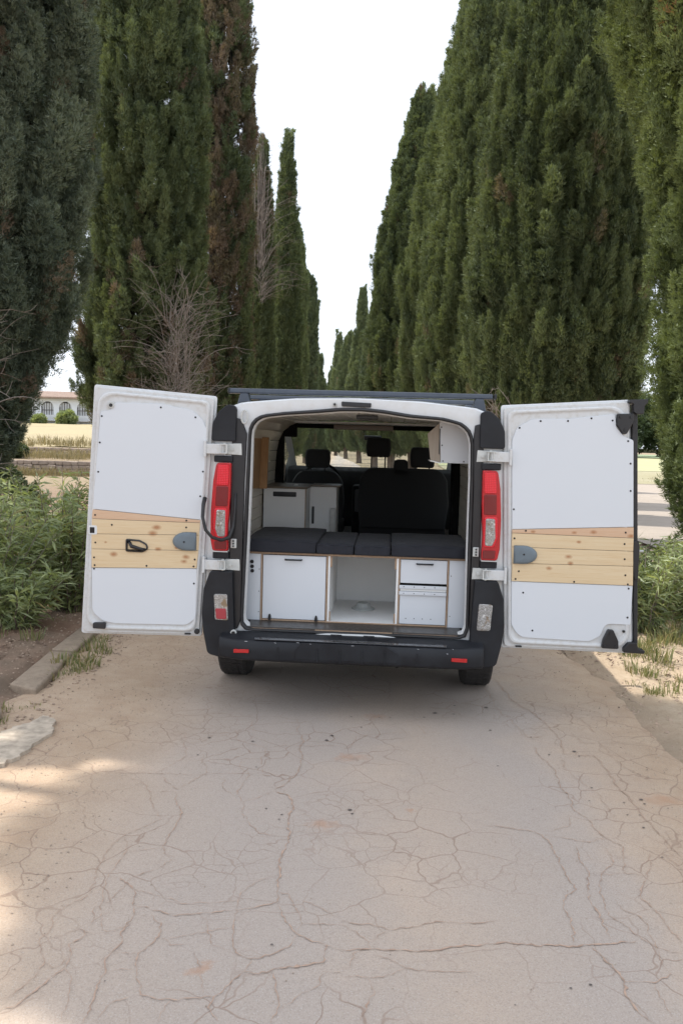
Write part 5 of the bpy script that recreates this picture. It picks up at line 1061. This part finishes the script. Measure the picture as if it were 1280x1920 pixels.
# ---------------- interior fixed to the van ----------------
wp = [(.862, .95), (.862, 1.04), (.862, 1.13), (.862, 1.22), (.862, 1.31), (.862, 1.40), (.860, 1.49), (.856, 1.58), (.848, 1.67), (.83, 1.76), (.79, 1.84), (.72, 1.90), (.64, 1.935)]
for s in (-1, 1):
    for a, b in zip(wp, wp[1:]):
        n_ = Vector((-(b[1]-a[1]), b[0]-a[0])).normalized()*.011; aa = lerp2(a, b, .02); bb = lerp2(a, b, .98)
        m = MB(); m.prism([(s*aa[0], aa[1]), (s*bb[0], bb[1]), (s*(bb[0]-n_.x*-1), bb[1]+n_.y*-1), (s*(aa[0]-n_.x*-1), aa[1]+n_.y*-1)], .10, 2.36); m.build('wall_board', M['board_wall'], VAN, bevel=.002, seg=1)
for k in range(12):
    x0 = -.63+k*.105; z = 1.952-.016*((x0+.05)/.6)**2; m = MB(); m.box((x0+.002, .09, z), (x0+.103, 2.0, z+.011)); m.build('ceiling_board', M['board_ceiling'], VAN, bevel=.002, seg=1)
m = MB(); m.box((-.64, 2.0, 1.925), (.64, 2.36, 1.94)); m.build('headliner', M['inner_white'], VAN)
m = MB(); m.box((-.29, 1.96, 1.872), (.226, 2.06, 1.914)); m.build('ceiling_beam', M['counter'], VAN, bevel=.004)
m = MB(); m.box((-.66, 2.36, 1.885), (.66, 2.44, 1.95)); m.box((-.9, 2.36, .5), (-.775, 2.44, 1.92)); m.box((.79, 2.36, .5), (.9, 2.44, 1.92)); m.box((-.78, 2.40, 1.80), (-.66, 2.44, 1.95)); m.box((.66, 2.40, 1.80), (.78, 2.44, 1.95)); m.build('cab_frame', M['dark'], VAN, bevel=.01)
m = MB(); m.box((-.02, .22, 1.918), (.125, .30, 1.945)); m.build('ceiling_lamp', M['black'], VAN, bevel=.006)
m = MB(); m.box((-.8, .22, .52), (.8, 3.2, .55)); m.build('load_floor', M['sill_board'], VAN)
m = MB(); m.prismx([(3.25, .9), (3.22, 1.32), (3.30, 1.47), (3.42, 1.50), (3.70, 1.50), (3.84, 1.44), (3.9, .9)], -.86, .86); m.box((-.16, 2.95, .7), (.06, 3.3, 1.34)); ds = m.build('dashboard', M['dark'], VAN, bevel=.02)
m = MB(); m.box((-.13, 2.93, 1.08), (.03, 2.955, 1.30)); m.build('centre_console', M['black'], VAN, bevel=.01); m = MB(); m.tube([(-.07, 2.85, 1.05), (-.07, 2.80, 1.20)], [.014, .012], 8); m.cyl((-.07, 2.80, 1.215), (0, .2, 1), .025, .04, 12); m.build('gear_lever', M['greyshell'], VAN, smooth=True)
m = MB(); m.tube([(-.48+.19*math.cos(a), 3.12-.07*math.sin(a), 1.36+.18*math.sin(a)) for a in [k/28*6.283 for k in range(29)]], .015, 8); m.tube([(-.66, 3.12, 1.36), (-.3, 3.12, 1.36)], .018, 8); m.tube([(-.48, 3.10, 1.36), (-.48, 3.4, 1.20)], .035, 8); m.build('steering_wheel', M['dark'], VAN, smooth=True)
m = MB(); m.box((-.07, 3.30, 1.79), (.11, 3.33, 1.84)); m.build('rear_mirror', M['black'], VAN, bevel=.01)
for s in (-1, 1):
    m = MB(); m.prism(rpoly([(s*.99, 1.22), (s*1.17, 1.22), (s*1.18, 1.50), (s*1.0, 1.50)], .03), 3.42, 3.55); m.box((s*.93, 3.46, 1.28), (s*1.0, 3.52, 1.34)); m.build('wing_mirror', M['plastic'], VAN, bevel=.01)
    m = MB(); m.prismz(rpoly([(s*.55, 4.72), (s*.80, 4.66), (s*.84, 4.3), (s*.60, 4.5)], .03), .78, .98); m.build('headlight', M['lens_clear'], VAN, bevel=.01)
m = MB(); m.prism(rpoly([(-.84, .30), (.84, .30), (.86, .62), (-.86, .62)], .05), 4.72, 4.90); m.build('front_bumper', M['plastic'], VAN, bevel=.02)
def seat(x0, x1, zt, heads, name, label):
    y0 = 2.66; w_ = x1-x0; c = (x0+x1)/2
    m = MB(); o_ = rpoly([(x0+.03, .95), (x1-.03, .95), (x1, 1.2), (x1-.02, zt-.10), (x1-.09, zt), (x0+.09, zt), (x0+.02, zt-.10), (x0, 1.2)], [.02, .02, .1, .12, .12, .12, .12, .1]); m.prism(o_, y0, y0+.15); m.box((x0+.02, y0+.05, .86), (x1-.02, y0+.58, .99))
    sb = m.build(name, M['seat'], VAN, bevel=.03, seg=3); sb['label'] = label
    m = MB(); m.box((x0+.03, y0+.02, .55), (x1-.03, y0+.5, .86)); m.build('seat_base', M['dark'], sb)
    for (hc, hw, hb, ht) in heads:
        m = MB(); m.prism(rpoly([(hc-hw*.92, hb), (hc+hw*.92, hb), (hc+hw, (hb+ht)/2), (hc+hw*.93, ht), (hc-hw*.93, ht), (hc-hw, (hb+ht)/2)], [.03, .03, .05, .04, .04, .05]), y0+.02, y0+.13); m.build('headrest', M['seat'], sb, bevel=.028, seg=3)
        m = MB(); m.tube([(hc-hw*.55, y0+.075, zt-.05), (hc-hw*.55, y0+.075, hb+.03)], .007, 6); m.tube([(hc+hw*.55, y0+.075, zt-.05), (hc+hw*.55, y0+.075, hb+.03)], .007, 6); m.build('headrest_post', M['black'], sb)
seat(-.745, -.225, 1.485, [(-.49, .122, 1.512, 1.690)], 'driver_seat', 'single driver seat with low headrest')
seat(-.095, .775, 1.530, [(.092, .120, 1.632, 1.815), (.515, .120, 1.540, 1.735)], 'passenger_bench', 'double passenger bench with one raised headrest')
m = MB(); m.prism(rpoly([(.235, 1.45), (.385, 1.45), (.375, 1.60), (.345, 1.615), (.275, 1.615), (.245, 1.60)], .02), 2.66, 2.74); m.build('bench_belt_housing', M['seat'], VAN, bevel=.02)
m = MB(); m.tube([(.775, 2.42, 1.78), (.79, 2.5, 1.4), (.79, 2.5, .9)], .02, 4); m.build('seat_belt', M['dark'], VAN)
# ---------------- loose-standing interior things ----------------
MV = VAN.matrix_basis.copy()
def inside(name, loc, label, cat, group=None):
    bpy.context.view_layer.update(); o = empty(name, VAN.matrix_world @ Vector(loc), R(-3.4)); return tag(o, label, cat, group)
def at_origin(m, loc): m.v = [(x-loc[0], y-loc[1], z-loc[2]) for x, y, z in m.v]; return m
O = (0, .2, .553); bed = inside('bed_cabinet', O, 'white storage unit with plywood edges under the grey mattress', 'storage unit')
def bx_(name, a, b, mat, par=bed, bev=.0015, o=O): m = MB(); m.box(a, b); return at_origin(m, o).build(name, mat, par, bevel=bev, seg=1)
zb_, zt_ = .5535, 1.004; y0 = .205
e = .0055
for x in (-.621, -.182, .2985, .6195): bx_('divider', (x-e, y0-.004, zb_), (x+e, 1.0, zt_), M['ply_edge'])
bx_('top_board', (-.80, y0-.005, zt_), (.80, 1.0, zt_+.0135), M['ply_edge']); bx_('bottom_rail', (-.6155, y0-.002, zb_), (.614, y0+.012, zb_+.0105), M['ply_edge'])
bx_('side_panel', (-.80, y0, zb_), (-.6275, y0+.016, zt_-.001), M['panel']); bx_('side_panel', (.626, y0, zb_), (.80, y0+.016, zt_-.001), M['panel'])
d1 = bx_('cabinet_door', (-.612, y0-.001, zb_+.014), (-.1905, y0+.015, zt_-.006), M['panel']); d1['label'] = 'large white drop door with black pull'
bx_('drawer_front', (.306, y0-.001, .843), (.612, y0+.015, zt_-.005), M['panel']); bx_('drawer_front', (.306, y0-.001, zb_+.014), (.612, y0+.015, .772), M['panel']); bx_('recess_board', (.305, y0+.012, .772), (.613, y0+.02, .843), M['dark'])
bx_('handle_rail', (.300, y0-.016, .806), (.612, y0-.002, .829), M['panel']); bx_('handle_rail', (.300, y0-.016, .765), (.612, y0-.002, .788), M['panel'])
bx_('handle_rail_core', (.306, y0-.003, .789), (.612, y0+.012, .805), M['inner_white'])
sc_ = None
for x, z, y in [(.33+k*.068, .820, y0-.017) for k in range(4)]+[(.33+k*.068, .776, y0-.017) for k in range(4)]+[(.35+k*.055, .605, y0-.002) for k in range(4)]+[(-.637, .61, y0-.001), (-.637, .75, y0-.001), (-.637, .9, y0-.001), (.64, .63, y0-.001), (.64, .9, y0-.001)]:
    if sc_ is None: m = MB(); m.cyl((0, 0, 0), (0, 1, 0), .0032, .002, 8); sc_ = m.build('screw', M['screw'], bed); c = sc_
    else: c = sc_.copy(); COL.objects.link(c)
    c.location = (x-O[0], y-O[1], z-O[2])
for xa, xb, z in ((-.463, -.353, .972), (.412, .517, .974)):
    m = MB(); m.tube([(xa, y0-.002, z), (xa, y0-.022, z), (xb, y0-.022, z), (xb, y0-.002, z)], .0055, 6); at_origin(m, O).build('pull_handle', M['black'], bed, smooth=True)
for x in (-.561, -.248):
    m = MB(); m.prism([(x-.010, zb_+.006), (x+.010, zb_+.006), (x+.009, zb_+.030), (x+.004, zb_+.046), (x-.004, zb_+.046), (x-.009, zb_+.030)], y0-.001, y0-.014); at_origin(m, O).build('drop_hinge', M['black'], bed, bevel=.002)
for z in (.949, .917, .887):
    m = MB(); m.cyl((-.688+(.949-z)*.06, y0-.002, z), (0, 1, 0), .0125, .006, 18); at_origin(m, O).build('socket_outlet', M['black'], bed, bevel=.002)
# niche
m = MB(); m.box((-.176, .98, zb_), (.292, .995, zt_)); m.box((-.1755, y0, zb_), (-.163, .98, zt_)); m.box((.279, y0, zb_), (.2925, .98, zt_)); m.box((-.163, y0, zb_-.0), (.279, .98, zb_+.012)); at_origin(m, O).build('niche_lining', M['inner_white'], bed)
bx_('corner_block', (-.163, y0-.001, .93), (-.150, y0+.014, zt_-.001), M['ply_edge']); bx_('corner_block', (.266, y0-.001, .93), (.279, y0+.014, zt_-.001), M['ply_edge']); bx_('corner_block', (-.163, y0-.001, zb_+.012), (-.154, y0+.014, .63), M['ply_edge']); bx_('corner_block', (.269, y0-.001, zb_+.012), (.279, y0+.014, .63), M['ply_edge'])
O2 = (.052, .66, zb_+.0122); cone = inside('floor_cap', O2, 'small grey cone shaped cap on the floor of the open niche', 'cap')
m = MB(); m.loft([[(math.cos(k/24*6.283)*r, math.sin(k/24*6.283)*r, z) for k in range(24)] for r, z in ((.082, 0), (.085, .006), (.075, .010), (.052, .024), (.046, .044), (.038, .048), (.034, .040))], True, True); m.build('cap_body', M['inner_white'], cone, smooth=True); bpy.data.objects['cap_body'].data.materials[0] = plain('pale_plastic', (.36, .38, .37), .4, .05, 10)
# mattress cushions
def cushion(x0, x1, y1, zt, label):
    o0 = ((x0+x1)/2, .17, 1.018); t = inside('mattress_cushion', o0, label, 'cushion', 'grey mattress cushions on the bed unit')
    n1, n2 = 14, 16; w_, d_, h_ = x1-x0-.001, y1-.17, zt-1.018; V = []; m = MB()
    bm = bmesh.new(); bmesh.ops.create_cube(bm, size=1); bmesh.ops.subdivide_edges(bm, edges=bm.edges, cuts=9, use_grid_fill=True)
    q = random.Random(int(x0*1000)); ph = q.random()*6
    for v in bm.verts:
        x, y, z = v.co; e_ = .035
        # round the box
        hx, hy, hz = w_/2, d_/2, h_/2; px, py, pz = x*w_, y*d_, z*h_; r = .012
        cx, cy, cz = max(-hx+r, min(hx-r, px)), max(-hy+r, min(hy-r, py)), max(-hz+r, min(hz-r, pz)); dv = Vector((px-cx, py-cy, pz-cz))
        if dv.length > 1e-6: dv = dv.normalized()*r
        p = Vector((cx, cy, cz))+dv
        if z > .3: p.z += .002*math.cos(x*3.0)*math.cos(y*3)+.003*math.sin(x*13+ph)*math.sin(y*9+ph)
        if y < -.4: p.y += .004*math.sin(x*17+ph)
        v.co = p+Vector((0, d_/2, h_/2))
    me = bpy.data.meshes.new('cushion_body'); 
    for f in bm.faces: f.smooth = True
    bm.to_mesh(me); bm.free(); me.materials.append(M['fabric']); o = bpy.data.objects.new('cushion_body', me); link(o, t)
    ms = MB(); ms.tube([(-w_/2+.01, .002, h_-.006), (0, .001, h_-.002), (w_/2-.01, .002, h_-.006)], .0025, 5); ms.build('seam', M['fabric'], t)
cushion(-.745, -.257, 1.08, 1.100, 'wide left mattress cushion above the large drop door'); cushion(-.257, -.008, 1.00, 1.086, 'narrow paler mattress cushion left of the middle joint'); cushion(-.006, .236, 1.00, 1.083, 'narrow mattress cushion above the open niche, right of the middle joint'); cushion(.238, .760, .98, 1.096, 'wide right mattress cushion above the drawers')
m = MB(); m.box((-.8, 1.10, .56), (.8, 1.14, .98)); at_origin(m, O).build('back_panel', M['dark'], bed)
# kitchen unit behind the bed on the left
O3 = (-.65, 1.6, .56); kit = inside('kitchen_cabinet', O3, 'white cabinet with wooden worktop standing behind the driver seat', 'cabinet')
bk = lambda name, a, b, mat, bev=.002: bx_(name, a, b, mat, kit, bev, O3)
bk('carcass', (-.835, 1.6, .56), (-.482, 2.2, 1.364), M['inner_white']); bk('worktop', (-.845, 1.585, 1.366), (-.47, 2.2, 1.382), M['counter']); bk('carcass', (-.478, 1.9, .56), (-.245, 2.2, 1.372), M['inner_white']); bk('worktop', (-.468, 1.88, 1.374), (-.215, 2.2, 1.388), M['counter'])
bk('edge_strip', (-.486, 1.592, .56), (-.479, 1.599, 1.364), M['ply_edge']); bk('slot_handle', (-.755, 1.590, 1.298), (-.560, 1.599, 1.338), M['black'], .006); bk('latch', (-.455, 1.885, 1.05), (-.435, 1.899, 1.20), M['black']); bk('small_bin', (-.29, 1.84, .95), (-.25, 1.885, 1.19), M['steel'])
bk('worktop_knob', (-.60, 1.75, 1.382), (-.57, 1.78, 1.395), M['steel'])
# wooden board on the left wall
O4 = (-.83, .9, 1.4); wpn = inside('wooden_shelf_end', O4, 'upright varnished orange board on the left interior wall', 'wooden board')
m = MB(); m.prismx([(.84, 1.40), (1.25, 1.378), (1.31, 1.786), (.87, 1.783)], -.848, -.815); at_origin(m, O4).build('board', M['orange_wood'], wpn, bevel=.003)
m = MB(); m.prismx([(1.26, 1.378), (1.30, 1.378), (1.36, 1.786), (1.32, 1.786)], -.848, -.76); at_origin(m, O4).build('edge_board', M['orange_wood'], wpn, bevel=.003)
# overhead locker on the right
O5 = (.66, .3, 1.64); ov = inside('overhead_locker', O5, 'small white overhead locker with its wooden flap open, upper right inside', 'cabinet')
bo_ = lambda name, a, b, mat, bev=.002: bx_(name, a, b, mat, ov, bev, O5)
m = MB(); m.prism([(.549, 1.643), (.80, 1.643), (.80, 1.80), (.74, 1.88), (.66, 1.912), (.531, 1.915)], .30, .318); at_origin(m, O5).build('end_panel', M['panel'], ov, bevel=.002)
m = MB(); m.prism([(.565, 1.645), (.80, 1.645), (.80, 1.82), (.76, 1.90), (.57, 1.93)], .318, 1.3); at_origin(m, O5).build('carcass', M['inner_white'], ov)
m = MB(); m.prism([(.5305, 1.905), (.455, 1.835), (.480, 1.660), (.546, 1.646)], .302, .316); at_origin(m, O5).build('flap', pine('grey_wood', (.34, .29, .23), (.2, .15, .1), axis='Z'), ov, bevel=.002)
m = MB(); m.prism([(.478, 1.652), (.55, 1.638), (.55, 1.645), (.48, 1.660)], .29, .6); at_origin(m, O5).build('edge_strip', M['inner_white'], ov); m = MB(); m.box((.5325, .2965, 1.70), (.5385, .3, 1.87)); at_origin(m, O5).build('gasket', M['black'], ov)
sc_ = None
for x, z in ((.562, 1.656), (.70, 1.656), (.545, 1.88), (.553, 1.76)):
    if sc_ is None: m = MB(); m.cyl((0, 0, 0), (0, 1, 0), .005, .003, 8); sc_ = m.build('screw', M['screw'], ov); c = sc_
    else: c = sc_.copy(); COL.objects.link(c)
    c.location = (x-O5[0], .299-O5[1], z-O5[2])
